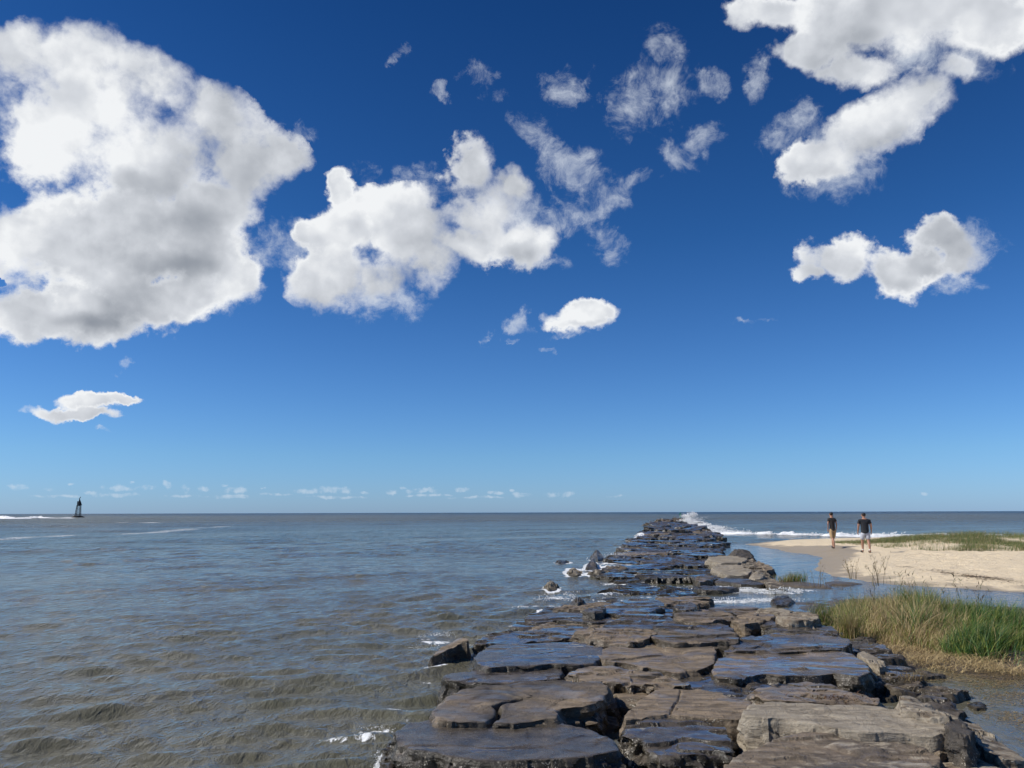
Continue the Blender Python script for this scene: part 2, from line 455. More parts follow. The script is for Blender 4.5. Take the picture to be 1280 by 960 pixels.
    # broken lines of froth where the water laps the stones
    wash = np.zeros_like(x)
    order = np.argsort(y); ys_ = y[order]
    for O in near_outlines:
        lo, hi = O.min(0) - .5, O.max(0) + .5
        c0 = O.mean(0); dd_ = np.hypot(*c0)
        a0, a1 = np.searchsorted(ys_, (lo[1], hi[1])); idx = order[a0:a1]
        idx = idx[(x[idx] > lo[0]) & (x[idx] < hi[0])]
        if not len(idx): continue
        d = -sdist(np.stack([x[idx], y[idx]], 1), O)
        wdt = .07 + dd_ * .003
        wash[idx] = np.maximum(wash[idx], np.exp(-(np.clip(d - .03, 0, 9) / wdt) ** 2))
    patch = vnoise(np.stack([x * 1.1, y * 1.1, x * 0], 1), 71) * .6 + .4 * vnoise(np.stack([x * 3.1, y * 3.1, x * 0], 1), 72)
    left_side = sstep(1.0, -1.0, x - (jl + (jr - jl) * .30))
    wash *= (0.38 + 0.52 * left_side + 0.14 * sstep(14, 20, y)) * (0.82 + 0.7 * patch)
    foam = np.maximum(foam, wash * (y > 0))
    # small swell mounds where the foam lines are
    z += 0.12 * np.clip(foam - 0.75, 0, 1) * sstep(30, 60, dist) * 4 * (0.4 + 0.6 * vnoise(np.stack([x * .7, y * .7, x * 0], 1), 55))
    # the shallows over the mud stay level
    z -= sstep(15000, 60000, dist) * 0
    V = np.stack([x, y, z], 1)
    I = np.arange(len(az) * nr).reshape(len(az), nr)
    Q = np.stack([I[:-1, :-1], I[:-1, 1:], I[1:, 1:], I[1:, :-1]], -1).reshape(-1, 4)
    return V, Q, foam, amp

m_water, g, b = material('muddy_water')
pos = g.new('ShaderNodeNewGeometry').outputs['Position']
dist = g.vm('LENGTH', pos)
calm = g.attr('calm'); foam = g.attr('foam')
s1 = g.new('ShaderNodeMapping'); g.put(s1.inputs[0], pos); s1.inputs['Rotation'].default_value = (0, 0, R(28)); s1.inputs['Scale'].default_value = (1.7, 1.0, 1)
W = s1.outputs[0]
h1 = g.noise(W, 4.0, 4, 0.6, 0.4)
h2 = g.noise(W, 10.0, 4, 0.6, 0.3)
h3 = g.noise(W, 0.9, 3, 0.55, 0.5)
h = g.m('ADD', g.m('MULTIPLY', h1, 1.0), g.m('MULTIPLY', h2, 0.26))
h = g.m('ADD', h, g.m('MULTIPLY', h3, g.ss(dist, 8.0, 60.0, 0.6, 5.0)))
strength = g.m('MULTIPLY', g.ss(calm, 0.0, 1.0, 0.16, 1.0, 'LINEAR'), g.ss(dist, 20.0, 400.0, 0.85, 0.5))
nrm = g.bump(h, strength, g.ss(dist, 7.0, 120.0, WATER_BUMP, WATER_BUMP * 4.0))
fn = g.noise(W, 4.5, 7, 0.72, 0.6)
fn2 = g.noise(pos, 0.35, 3, 0.5)
ff = g.m('ADD', foam, g.m('MULTIPLY', g.m('SUBTRACT', fn, 0.5), 2.0))
fmask = g.m('MULTIPLY', g.ss(ff, 0.60, 0.78), g.ss(foam, 0.12, 0.3))
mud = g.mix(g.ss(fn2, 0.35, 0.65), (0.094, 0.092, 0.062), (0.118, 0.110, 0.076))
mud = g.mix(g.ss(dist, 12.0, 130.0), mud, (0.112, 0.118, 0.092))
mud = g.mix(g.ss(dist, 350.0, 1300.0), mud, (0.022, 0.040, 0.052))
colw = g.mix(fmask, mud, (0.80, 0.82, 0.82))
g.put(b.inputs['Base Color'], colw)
g.put(b.inputs['Roughness'], g.m('ADD', g.ss(dist, 10.0, 250.0, 0.06, 0.30), g.m('MULTIPLY', fmask, 0.5)))
b.inputs['IOR'].default_value = 1.333; b.inputs['Specular IOR Level'].default_value = 0.36
g.put(b.inputs['Normal'], nrm)
# ------------------------------------------------------------------ sea bed under everything
m_bed, g, b = material('sea_bed_mud')
pos = g.new('ShaderNodeNewGeometry').outputs['Position']
g.put(b.inputs['Base Color'], g.mix(g.noise(pos, 0.5, 5), (0.07, 0.06, 0.04), (0.13, 0.11, 0.08)))
g.put(b.inputs['Normal'], g.bump(g.noise(pos, 3, 5), 0.4, 0.05))
b.inputs['Roughness'].default_value = 0.8
n = 64
aa = np.linspace(0, 2 * math.pi, n, endpoint=False)
V = [(0, 0, -1.6)] + [(math.cos(a) * 70000, math.sin(a) * 70000, -1.6) for a in aa]
link('seabed', mesh_np('seabed', V, np.array([(0, 1 + i, 1 + (i + 1) % n) for i in range(n)]), m_bed), kind='structure')
# ------------------------------------------------------------------ sand spit
def sand_h(x, y):
    P = np.stack([x, y], 1)
    d = sdist(P, SAND) + 0.5 * fbm(np.stack([x * .35, y * .35, x * 0], 1), 3, 21)
    P3 = np.stack([x, y, x * 0], 1)
    h = 0.17 * sstep(0, 2.2, d) + 0.13 * sstep(2.5, 9, d)
    h = np.where(d < 0, np.maximum(d * 0.16, -0.9), h)
    # low dune carrying the beach grass along the far side
    L = at(1230, 690, .45)[:2]
    yd = 41.5; xr = x - 15.0
    dune = np.exp(-((y - (yd + 0.02 * xr)) / 4.2) ** 2) * sstep(-1.5, 9.0, xr) * 0.34
    h = h + dune * sstep(0, 3, d)
    dry = sstep(0.5, 4.0, d)
    h += dry * (0.035 * fbm(P3 * 0.8, 3, 31) + 0.030 * fbm(P3 * 2.4, 3, 33))
    foot = np.minimum(vnoise(P3 * 3.4, 41), 0.1) * 0.055
    h += foot * dry
    return h, d

xs = np.arange(3.0, 75, 0.16); ys = np.concatenate([np.arange(14, 46, 0.13), np.arange(46, 66, 0.4)])
X_, Y_ = np.meshgrid(xs, ys, indexing='ij')
hz, dsh = sand_h(X_.ravel(), Y_.ravel())
I = np.arange(X_.size).reshape(X_.shape)
Q = np.stack([I[:-1, :-1], I[1:, :-1], I[1:, 1:], I[:-1, 1:]], -1).reshape(-1, 4)
hq = hz[Q].max(1); Q = Q[hq > -0.5]
m_sand, g, b = material('beach_sand')
pos = g.new('ShaderNodeNewGeometry').outputs['Position']
sh = g.attr('shore')
n1 = g.noise(pos, 1.2, 5, 0.6); n2 = g.noise(pos, 22, 4, 0.7); n3 = g.noise(pos, 5.0, 4, 0.6)
dry = g.mix(n1, (0.62, 0.49, 0.31), (0.72, 0.58, 0.385))
dry = g.mix(g.ss(n2, 0.3, 0.75), dry, (0.72, 0.61, 0.44))
wetc = g.mix(n1, (0.28, 0.23, 0.16), (0.38, 0.31, 0.22))
wet = g.ss(g.m('ADD', sh, g.m('MULTIPLY', g.m('SUBTRACT', n1, 0.5), 1.6)), 0.12, 0.55)
c = g.mix(wet, wetc, dry)
wrack = g.ss(g.noise(g.vm('MULTIPLY', pos, (0.4, 2.2, 1)), 1.0, 5, 0.65), 0.62, 0.70)
c = g.mix(g.m('MULTIPLY', wrack, 0.35), c, (0.22, 0.16, 0.10))
g.put(b.inputs['Base Color'], c)
g.put(b.inputs['Roughness'], g.m('SUBTRACT', 0.95, g.m('MULTIPLY', g.m('SUBTRACT', 1.0, wet), 0.35)))
g.put(b.inputs['Normal'], g.bump(g.m('ADD', g.m('MULTIPLY', n3, 1.0), g.m('MULTIPLY', n2, 0.3)), g.ss(wet, 0, 1, 0.15, 0.9), 0.08))
# distance to the water: the back of the flat by the pool tip stays damp
flat = at(960, 681)[:2]
# damp tongue, where the last tide ran over the bar
tong = ring([(940, 680), (1060, 685), (1078, 689), (1045, 697), (1026, 706), (1000, 700)], 0.15)
dt = sdist(np.stack([X_.ravel(), Y_.ravel()], 1), tong)
shore = np.clip(dsh / 2.5, -0.5, 3) - 1.5 * sstep(-1.0, 1.2, dt)
V = np.stack([X_.ravel(), Y_.ravel(), hz], 1)
link('sand', mesh_np('sand', V, Q, m_sand, attrs={'shore': shore}), kind='structure')

# ------------------------------------------------------------------ mud bank under the marsh grass and the shallows beside the jetty
MUD = ring([(1012, 778), (1040, 800), (1075, 812), (1120, 822), (1170, 832), (1240, 840), (1330, 850), (1600, 880), (1700, 780), (1300, 762), (1180, 757), (1110, 752), (1070, 750), (1030, 757)])
BAR = ring([(962, 729), (985, 727), (1010, 729), (1045, 733), (1040, 736), (1000, 734), (968, 732)])
BAR2 = ring([(1030, 728), (1052, 727), (1078, 730), (1060, 733), (1035, 732)])
def mud_h(x, y):
    P = np.stack([x, y], 1); P3 = np.stack([x, y, x * 0], 1)
    d = sdist(P, MUD)
    h = np.where(d > 0, 0.10 * sstep(0, 0.9, d), np.maximum(d * 0.05, -0.05))
    jl, jr = jetty_x(y)
    # shallow mud flat in front of the grass, right of the stones
    shal = sstep(0.0, 0.6, x - jr + 0.4) * sstep(16, 13, y)
    h = np.maximum(h, -0.02 - (1 - shal) * 0.3) if False else h - (1 - shal) * sstep(-1, -2.2, d) * 0.3
    h += 0.026 * fbm(P3 * 2.6, 4, 61) + 0.016 * fbm(P3 * np.array([4, 14, 1]), 3, 62) * (d < 0.2)
    h += 0.020 * (d < 0) * sstep(-1.9, -0.9, d) - 0.014 * (d < 0) * sstep(-1.2, -2.2, d)
    db = np.maximum(sdist(P, BAR), sdist(P, BAR2)) + 0.15 * fbm(P3 * 1.5, 3, 63)
    h = np.maximum(h, 0.05 * sstep(-0.05, 0.25, db) - 0.4 * sstep(0.02, -0.3, db))
    return h
def mud_grid(x0, x1, y0, y1, s, name):
    xs = np.arange(x0, x1, s); ys = np.arange(y0, y1, s)
    X_, Y_ = np.meshgrid(xs, ys, indexing='ij')
    h = mud_h(X_.ravel(), Y_.ravel())
    I = np.arange(X_.size).reshape(X_.shape)
    Q = np.stack([I[:-1, :-1], I[1:, :-1], I[1:, 1:], I[:-1, 1:]], -1).reshape(-1, 4)
    Q = Q[h[Q].max(1) > -0.13]
    link(name, mesh_np(name, np.stack([X_.ravel(), Y_.ravel(), h], 1), Q, m_mud), kind='structure')
m_mud, g, b = material('dark_mud')
pos = g.new('ShaderNodeNewGeometry').outputs['Position']
n1 = g.noise(pos, 1.6, 5, 0.6); n2 = g.noise(g.vm('MULTIPLY', pos, (1, 2.2, 1)), 16, 5, 0.7)
c = g.mix(g.ss(n1, 0.3, 0.7), (0.060, 0.047, 0.034), (0.115, 0.092, 0.066))
c = g.mix(g.ss(n2, 0.56, 0.66), c, (0.24, 0.195, 0.145))
g.put(b.inputs['Base Color'], c)
g.put(b.inputs['Roughness'], g.ss(n2, 0.35, 0.65, 0.20, 0.75))
g.put(b.inputs['Normal'], g.bump(n2, 0.6, 0.02))
mud_grid(1.6, 14, 4.5, 15.5, 0.035, 'mud_bank')
mud_grid(4, 14, 15.6, 24, 0.08, 'mud_bar')
# ------------------------------------------------------------------ jetty stones
m_rock, g, b = material('wet_rock')
oi = g.new('ShaderNodeObjectInfo')
geo = g.new('ShaderNodeNewGeometry')
pos0 = geo.outputs['Position']
off = g.vm('SCALE', (13.1, 7.7, 5.3), scale=oi.outputs['Random'])
pos = g.vm('ADD', pos0, off)
sepc = g.new('ShaderNodeSeparateColor'); g.put(sepc.inputs[0], oi.outputs['Color'])
dryv, palev, brownv = sepc.outputs
pudv = oi.outputs['Alpha']
sp = g.new('ShaderNodeSeparateXYZ'); g.put(sp.inputs[0], pos0); z = sp.outputs[2]
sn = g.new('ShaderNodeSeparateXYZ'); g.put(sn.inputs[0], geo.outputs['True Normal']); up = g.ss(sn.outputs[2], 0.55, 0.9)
nb = g.noise(pos, 1.4, 4, 0.55); nm = g.noise(pos, 5.5, 6, 0.65, 0.5); nf = g.noise(pos, 38, 5, 0.7)
ns = g.noise(g.vm('MULTIPLY', pos, (1.0, 3.0, 8.0)), 3.0, 5, 0.65, 0.6)          # streaks along the bedding
dark = g.mix(g.ss(nm, 0.3, 0.7), (0.036, 0.031, 0.026), (0.112, 0.094, 0.074))
brown = g.mix(g.ss(ns, 0.35, 0.65), (0.112, 0.086, 0.058), (0.255, 0.195, 0.132))
c = g.mix(g.ss(g.m('ADD', brownv, g.m('MULTIPLY', g.m('SUBTRACT', nb, 0.5), 1.6)), 0.25, 0.85), dark, brown)
palec = g.mix(g.ss(ns, 0.3, 0.7), (0.17, 0.140, 0.100), (0.36, 0.310, 0.235))
pm = g.ss(g.m('ADD', palev, g.m('ADD', g.m('MULTIPLY', g.m('SUBTRACT', nm, 0.5), 1.3), g.m('MULTIPLY', g.m('SUBTRACT', ns, 0.5), 0.9))), 0.40, 0.62)
c = g.mix(pm, c, palec)
c = g.mix(g.m('MULTIPLY', g.ss(nf, 0.55, 0.7), 0.5), c, g.mix(0.5, c, (0.16, 0.13, 0.10)))
# weed and slime by the water line, shade painted on wet sides, barnacles above
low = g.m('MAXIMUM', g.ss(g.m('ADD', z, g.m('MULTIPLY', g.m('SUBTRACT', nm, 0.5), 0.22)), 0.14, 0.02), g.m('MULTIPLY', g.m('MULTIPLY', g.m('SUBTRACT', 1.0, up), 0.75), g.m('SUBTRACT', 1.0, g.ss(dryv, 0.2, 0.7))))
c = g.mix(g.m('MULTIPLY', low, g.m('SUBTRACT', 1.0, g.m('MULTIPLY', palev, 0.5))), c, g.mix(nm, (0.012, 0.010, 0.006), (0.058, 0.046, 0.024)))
vd = g.vor(g.vm('ADD', pos, g.vm('SCALE', g.noise(pos, 9, 2, out='Color'), scale=0.15)), 44.0)
side = g.m('SUBTRACT', 1.0, up)
bz = g.m('MULTIPLY', g.ss(z, -0.05, 0.02), g.ss(z, 0.42, 0.16))
bar = g.m('MULTIPLY', g.m('MULTIPLY', g.ss(vd, 0.34, 0.22), g.ss(g.noise(pos, 4.3, 5, 0.75), 0.50, 0.58)), g.m('MULTIPLY', bz, g.ss(sn.outputs[2], 0.95, 0.75)))
c = g.mix(bar, c, (0.50, 0.46, 0.38))
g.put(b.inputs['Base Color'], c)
wet = g.ss(g.m('SUBTRACT', g.m('ADD', g.m('MULTIPLY', g.m('SUBTRACT', g.noise(pos, 2.3, 4, 0.6), 0.5), 1.5), 0.62), dryv), 0.0, 0.5)
pud = g.m('MULTIPLY', g.ss(g.m('ADD', pudv, g.m('MULTIPLY', g.m('SUBTRACT', g.noise(g.vm('MULTIPLY', pos, (0.7, 1.6, 1.0)), 2.4, 3, 0.5), 0.5), 2.4)), 0.60, 0.72), g.ss(sn.outputs[2], 0.93, 0.98))
rg = g.m('ADD', g.ss(wet, 0.0, 1.0, 0.70, 0.22), g.m('MULTIPLY', nf, 0.12))
rg = g.m('MULTIPLY', rg, g.m('SUBTRACT', 1.0, g.m('MULTIPLY', pud, 0.85)))
g.put(b.inputs['Roughness'], rg)
b.inputs['IOR'].default_value = 1.45
cr = g.vor(g.vm('ADD', pos, g.vm('SCALE', g.noise(pos, 4, 3, out='Color'), scale=0.35)), 3.2, 'DISTANCE_TO_EDGE')
hh = g.m('ADD', g.m('MULTIPLY', nm, 1.6), g.m('MULTIPLY', nf, 0.35))
hh = g.m('ADD', hh, g.m('MULTIPLY', g.ss(cr, 0.0, 0.02), g.ss(nb, 0.45, 0.62, 0.0, 0.22)))
hh = g.m('ADD', hh, g.m('MULTIPLY', bar, 0.5))
hh = g.m('ADD', hh, g.m('MULTIPLY', ns, 0.8))
st = g.m('MULTIPLY', g.m('SUBTRACT', 1.0, g.m('MULTIPLY', pud, 0.97)), g.m('SUBTRACT', 0.8, g.m('MULTIPLY', g.m('MULTIPLY', wet, up), 0.52)))
g.put(b.inputs['Normal'], g.bump(hh, st, 0.028))

def resample(P, step):
    P = np.asarray(P, float); Q = np.vstack([P, P[:1]])
    L = np.hypot(*np.diff(Q, axis=0).T); s = np.concatenate([[0], np.cumsum(L)])
    n = max(14, int(s[-1] / step)); t = np.linspace(0, s[-1], n, endpoint=False)
    return np.stack([np.interp(t, s, Q[:, 0]), np.interp(t, s, Q[:, 1])], 1)

def rock_mesh(name, outline, h, base=-0.35, res=0.02, jag=0.03, top=0.018, side=0.03, flare=0.06, shift=(0, 0), tilt=(0, 0), peak=0.0, cracks=(), step=0.025, seed=0, bev=0.009, nside=None, grow=0.0):
    P = resample(outline, res)
    n = len(P)
    for _ in range(1): P = 0.25 * np.roll(P, 1, 0) + 0.5 * P + 0.25 * np.roll(P, -1, 0)
    T = np.roll(P, -2, 0) - np.roll(P, 2, 0); N = np.stack([T[:, 1], -T[:, 0]], 1); N /= np.maximum(np.hypot(*N.T)[:, None], 1e-9)
    area = 0.5 * np.sum(P[:, 0] * np.roll(P[:, 1], -1) - np.roll(P[:, 0], -1) * P[:, 1])
    if area < 0: N = -N
    size = math.sqrt(abs(area))
    P3 = np.stack([P[:, 0], P[:, 1], np.full(n, seed * 3.7)], 1)
    j = jag * (fbm(P3 * (2.2 / max(size, .4)), 2, seed) * 0.9 + fbm(P3 * (9 / max(size, .4)), 3, seed + 1) * 0.7)
    if jag: P = P + N * j[:, None]
    if jag: P = P + N * (jag * 0.55 * facet(np.stack([P[:, 0], P[:, 1], np.full(n, seed * .37)], 1) * (4.5 / max(size, .5)), seed + 8))[:, None]
    P = P + N * grow
    C = P.mean(0)
    D_ = P - C; Rm = np.hypot(*D_.T)
    nr = max(4, int(np.median(Rm) / res / 1.3))
    u_ = np.linspace(0, 1, nr + 1)[1:]; r = 1 - (1 - u_) ** 1.25
    rings = []
    for k, rk in enumerate(r):
        xy = C + D_ * rk
        de = (1 - rk) * Rm
        q = np.stack([xy[:, 0], xy[:, 1], np.full(n, seed * 1.3)], 1)
        zz = h + tilt[0] * (xy[:, 0] - C[0]) + tilt[1] * (xy[:, 1] - C[1])
        zz += top * (fbm(q * (1.6 / max(size, .5)), 3, seed + 2) * 1.2 + 0.5 * fbm(q * 7, 4, seed + 3, 0.55))
        if step:
            f = fbm(q * np.array([1.1, 2.0, 1]) / max(size, .5), 3, seed + 4)
            zz += step * (sstep(0.10, 0.14, f) - sstep(-0.16, -0.12, f))
        zz += peak * (1 - rk) 
        zz += top * 0.55 * facet(q * (2.6 / max(size, .6)), seed + 9) * min(1, 2 * size)
        edge = fbm(q * 6, 3, seed + 5)
        zz -= bev * (0.5 + 4.0 * np.clip(edge, 0, 1)) * np.exp(-de / (0.006 + 0.022 * np.clip(edge + .1, 0, 1)))
        for ck, w, dp in cracks:
            d = np.full(n, 1e9)
            for i in range(len(ck) - 1):
                e = ck[i + 1] - ck[i]; w_ = xy - ck[i]; t_ = np.clip((w_ @ e) / (e @ e), 0, 1); qq = w_ - t_[:, None] * e
                d = np.minimum(d, np.hypot(qq[:, 0], qq[:, 1]))
            zz -= dp * np.exp(-(d / w) ** 2)
        rings.append(np.stack([xy[:, 0], xy[:, 1], zz], 1))
    ez = rings[-1][:, 2]
    depth = h - base
    ns_ = nside or max(3, int(depth / res / 1.1))
    tt_ = (np.arange(1, ns_ + 1) / ns_)[:, None]
    zz = ez[None] + (base - ez[None]) * tt_
    q = np.stack([np.broadcast_to(P[:, 0], zz.shape), np.broadcast_to(P[:, 1], zz.shape), zz], -1).reshape(-1, 3)
    vert = 1 - 2 * np.abs(fbm(q * np.array([6, 6, 1.6]), 3, seed + 6))
    strat = fbm(q * np.array([1.6, 1.6, 15]), 3, seed + 7)
    fc = facet(q * np.array([6.5, 6.5, 7.5]) / max(size, .7), seed + 10)
    fc2 = facet(q * np.array([15, 15, 13]) / max(size, .7), seed + 11)
    rel = (side * ((vert - 0.6) * 0.5 + strat * 0.8 + fc * 0.95 + fc2 * 0.18)).reshape(zz.shape)
    o = flare * tt_ * 1.4 + rel * np.minimum(1.0, tt_ * 6 + 0.1) + 0.008 * np.minimum(1, tt_ * 6)
    for k in range(ns_):
        xy = P + N * o[k][:, None] + np.array(shift) * tt_[k, 0]
        rings.append(np.stack([xy[:, 0], xy[:, 1], zz[k]], 1))
    V = np.vstack([[[C[0], C[1], rings[0][:, 2].mean()]]] + rings)
    nk = len(rings); I = 1 + np.arange(nk * n).reshape(nk, n)
    I2 = np.roll(I, -1, 1)
    Q = np.stack([I[:-1], I[1:], I2[1:], I2[:-1]], -1).reshape(-1, 4)
    tri = np.stack([np.zeros(n, int), I[0], I2[0]], 1)
    if area < 0:
        Q = Q[:, ::-1]; tri = tri[:, ::-1]
    c0 = np.array([C[0], C[1], 0.0])
    me = mesh_np(name, V - c0, [Q, tri], m_rock)
    me.set_sharp_from_angle(angle=R(32))
    return me, c0

rock_count = 0
near_outlines = []
def rock(label, h, pts, kind=(0, 0, .3, .3), name='flat_rock', group=None, world=None, cat='rock', **kw):
    """pts: outline of the top as seen in the photograph, put down on the plane at the height of the stone"""
    global rock_count
    rock_count += 1
    W_ = np.array([at(x, y, h)[:2] for x, y in pts]) if world is None else np.asarray(world)
    dist = np.hypot(*W_.mean(0))
    near_outlines.append(W_)
    kw.setdefault('seed', rock_count * 11)
    if name == 'flat_rock' and world is None and dist < 14: kw.setdefault('grow', .035)
    kw.setdefault('res', max(0.012, dist * 0.0022))
    if 'cracks' in kw: kw['cracks'] = [(np.array([at(x, y, h)[:2] for x, y in ck]), w, dp) for ck, w, dp in kw['cracks']]
    me, c0 = rock_mesh(name, W_, h, **kw)
    o = link(name, me, tuple(c0), label=label, cat=cat, group=group)
    o.color = kind
    return o

# kind = (dryness, paleness, brownness, puddles)
WET = (0.0, 0.0, 0.15, 0.52); BLUE = (0.0, -0.2, 0.0, 0.80); BRN = (0.38, 0.04, 0.85, 0.2); DRK = (0.15, -0.2, 0.1, 0.0)
TAN = (0.8, 0.55, 0.7, 0.0); PALE = (1.0, 1.0, 0.5, -1.0); MIX = (0.3, 0.18, 0.6, 0.3)

rock('long smooth blue-grey wet slab at the front left end of the jetty', .26,
     [(500, 914), (512, 904), (530, 900), (575, 899), (640, 902), (700, 904), (735, 913), (760, 925), (768, 936), (745, 942), (720, 945), (690, 947), (640, 949), (600, 949), (575, 945), (545, 939), (520, 934), (503, 926)],
     (-.4, -.2, -.6, .28), flare=.10, top=.008, step=.006, side=.045, jag=.02)
rock('low knobbly rock lapped by water against the left end of the front slab', .10,
     [(478, 945), (488, 926), (500, 918), (508, 930), (500, 958), (484, 966)], (0, 0, .3, 0), name='boulder', top=.05, side=.05)
rock('cracked dark slab with a pale ribbed broken face behind the front slab', .31,
     [(545, 890), (562, 873), (578, 862), (600, 857), (650, 853), (700, 850), (748, 853), (758, 860), (752, 873), (735, 880), (700, 882), (690, 888), (688, 896), (640, 901), (590, 900), (552, 899)],
     (.38, .04, .55, .16), cracks=[([(612, 901), (622, 893), (624, 887), (620, 883), (632, 878), (650, 874)], .018, .10)], side=.06, flare=.10, top=.012, step=.01)
rock('flat dull grey slab with a dark hollow at its left end, behind the cracked slab', .22,
     [(556, 846), (566, 840), (590, 838), (612, 833), (650, 830), (690, 831), (700, 838), (697, 847), (675, 851), (640, 853), (618, 853), (590, 852), (568, 851)], (.1, .0, .2, .5), top=.01, step=.01)
rock('smooth blue slab fringed with barnacles between the wedge-shaped rock and the brown slab', .27,
     [(598, 822), (606, 812), (618, 806), (650, 804), (690, 803), (722, 803), (746, 807), (753, 812), (746, 820), (738, 828), (715, 830), (690, 829), (655, 832), (635, 832), (610, 834), (600, 829)], (-.3, -.2, -.4, .5), top=.01, side=.04, step=.008)
rock('brown wedge-shaped rock standing alone in the water left of the jetty', .22,
     [(538, 815), (553, 805), (572, 799), (580, 801), (586, 808), (575, 808), (556, 813)], (.35, -.1, .85, 0), name='boulder', flare=.05, side=.02, base=-.2, jag=.01, tilt=(.32, 0), top=.015, step=0)
rock('thin blue wet slab with a mossy knob on its left tip', .20,
     [(597, 803), (604, 795), (612, 791), (640, 788), (690, 785), (724, 787), (724, 795), (705, 798), (680, 799), (650, 801), (622, 802)], BLUE, top=.012, side=.04)
rock('narrow slab whose dark left corner sticks out above the water', .13,
     [(640, 783), (648, 777), (670, 773), (700, 771), (735, 773), (762, 778), (755, 785), (720, 786), (680, 785), (655, 785)], BLUE, top=.012)
rock('low purplish slab just in front of the black upright block', .17,
     [(655, 774), (661, 767), (690, 764), (730, 767), (757, 770), (770, 776), (740, 778), (700, 775), (670, 776)], WET)
rock('black upright block with a sheer right face on the left side of the jetty', .30,
     [(730, 763), (740, 758), (754, 757), (757, 760), (754, 764), (742, 765)], DRK, name='boulder', flare=.04, side=.03)
rock('small dark pointed rock in the white wash, left of the upright block', .26,
     [(716, 750), (720, 746), (725, 746), (730, 751), (722, 753)], DRK, name='boulder', flare=.14, peak=.06, base=-.2)
rock('thin submerged slab under the small pointed rock', .06,
     [(672, 765), (680, 758), (710, 756), (735, 757), (730, 763), (700, 764)], WET, top=.02)
rock('barnacled white heap of rock alone in the water left of the jetty', .02,
     [(680, 734), (684, 729), (691, 728), (697, 731), (696, 735), (687, 736)], (.6, .75, .4, 0), name='boulder', top=.07, side=.05, peak=.12)
rock('small wave-washed rock furthest left of the jetty', .02,
     [(694, 703), (699, 700), (708, 700), (712, 703), (704, 705)], DRK, name='boulder', top=.08, peak=.08)
rock('rounded black rock at the top of the left-hand cluster', .05,
     [(738, 697), (742, 692), (750, 692), (755, 697), (747, 700)], DRK, name='boulder', flare=.10, peak=.34, top=.06, side=.05)
rock('peaked black rock in the middle of the left-hand cluster', .05,
     [(732, 711), (736, 704), (742, 702), (747, 706), (747, 712)], DRK, name='boulder', flare=.10, peak=.28, top=.06, side=.05)
rock('knobbly barnacled rock at the left end of the left-hand cluster', .03,
     [(708, 715), (713, 711), (722, 712), (728, 716), (722, 719), (713, 719)], (.5, .55, .4, 0), name='boulder', top=.09, peak=.12, side=.05)
rock('knobbly barnacled rock at the foot of the peaked black rock', .03,
     [(735, 716), (742, 713), (752, 713), (757, 717), (748, 719), (738, 719)], (.5, .45, .4, 0), name='boulder', top=.09, peak=.10, side=.05)
rock('brown mossy rock between the left-hand cluster and the jetty', .08,
     [(752, 710), (760, 706), (775, 706), (785, 710), (775, 714), (760, 714)], BRN, name='boulder', top=.06)
# middle
rock('brown-grey slab with a buff broken corner beside the blue barnacled slab', .27,
     [(750, 818), (756, 811), (770, 806), (810, 803), (850, 802), (886, 805), (892, 814), (890, 828), (872, 836), (845, 838), (812, 833), (785, 828), (760, 826)], BRN, top=.015, side=.05)
rock('shattered slab with a deep black hollow in its ragged front', .28,
     [(713, 842), (722, 836), (745, 834), (780, 834), (812, 838), (830, 842), (858, 850), (855, 856), (832, 857), (800, 853), (770, 852), (735, 850)], (.35, .08, .75, .25), side=.10, top=.02, flare=.02)
rock('flooded slab mirroring bright blue sky right of the shattered slab', .19,
     [(846, 846), (856, 836), (880, 831), (897, 830), (898, 848), (884, 858), (862, 860)], (0, -.2, .1, 1.1), top=.006, step=0)
rock('brown slab split by a thin crack, facing the gap in the front stones', .27,
     [(784, 899), (798, 884), (815, 870), (828, 861), (850, 861), (875, 861), (893, 865), (908, 872), (938, 876), (939, 883), (930, 892), (920, 898), (903, 897), (860, 893), (832, 891), (800, 896)], (.5, -.02, .9, .12),
     cracks=[([(851, 862), (848, 875), (840, 885), (838, 892)], .008, .02)], top=.01, step=.006)
rock('wet blue slab with black clefts in its front edge, at the bottom centre', .25,
     [(783, 908), (796, 899), (820, 894), (845, 893), (875, 901), (904, 908), (908, 922), (911, 938), (885, 941), (855, 943), (824, 945), (818, 934), (812, 926), (796, 921), (784, 916)], (0, -.1, .25, .75), side=.07, top=.012)
rock('long pale dry slab lying like a log across the right foreground', .38,
     [(932, 892), (938, 882), (960, 878), (1020, 879), (1080, 882), (1130, 888), (1160, 894), (1186, 900), (1184, 911), (1165, 918), (1130, 914), (1080, 914), (1045, 909), (1015, 902), (975, 897), (945, 895)], PALE, top=.010, step=.008, flare=.08, side=.022, jag=.02)
rock('angular dark grey block with a flat face at the right end of the pale slab', .43,
     [(1181, 903), (1189, 894), (1199, 891), (1208, 900), (1214, 912), (1206, 921), (1193, 918), (1184, 911)], (.8, .02, .1, -1), name='boulder', side=.03, flare=.03, tilt=(-.15, .1))
rock('broad foreground slab, wet purple on its left and dry tan on its right', .33,
     [(912, 962), (925, 948), (945, 934), (970, 922), (1005, 918), (1050, 919), (1100, 922), (1142, 930), (1166, 940), (1167, 956), (1160, 985), (1100, 1010), (1000, 1015), (905, 1000)], (.42, .36, .5, .08), top=.02, step=.02, flare=.10)
rock('rusty orange-brown stone wedged under the pale slab', .26,
     [(1158, 928), (1165, 921), (1178, 920), (1189, 927), (1188, 940), (1175, 945), (1163, 940)], (.7, .1, 1.4, -1), name='boulder', top=.05, side=.03, peak=.03)
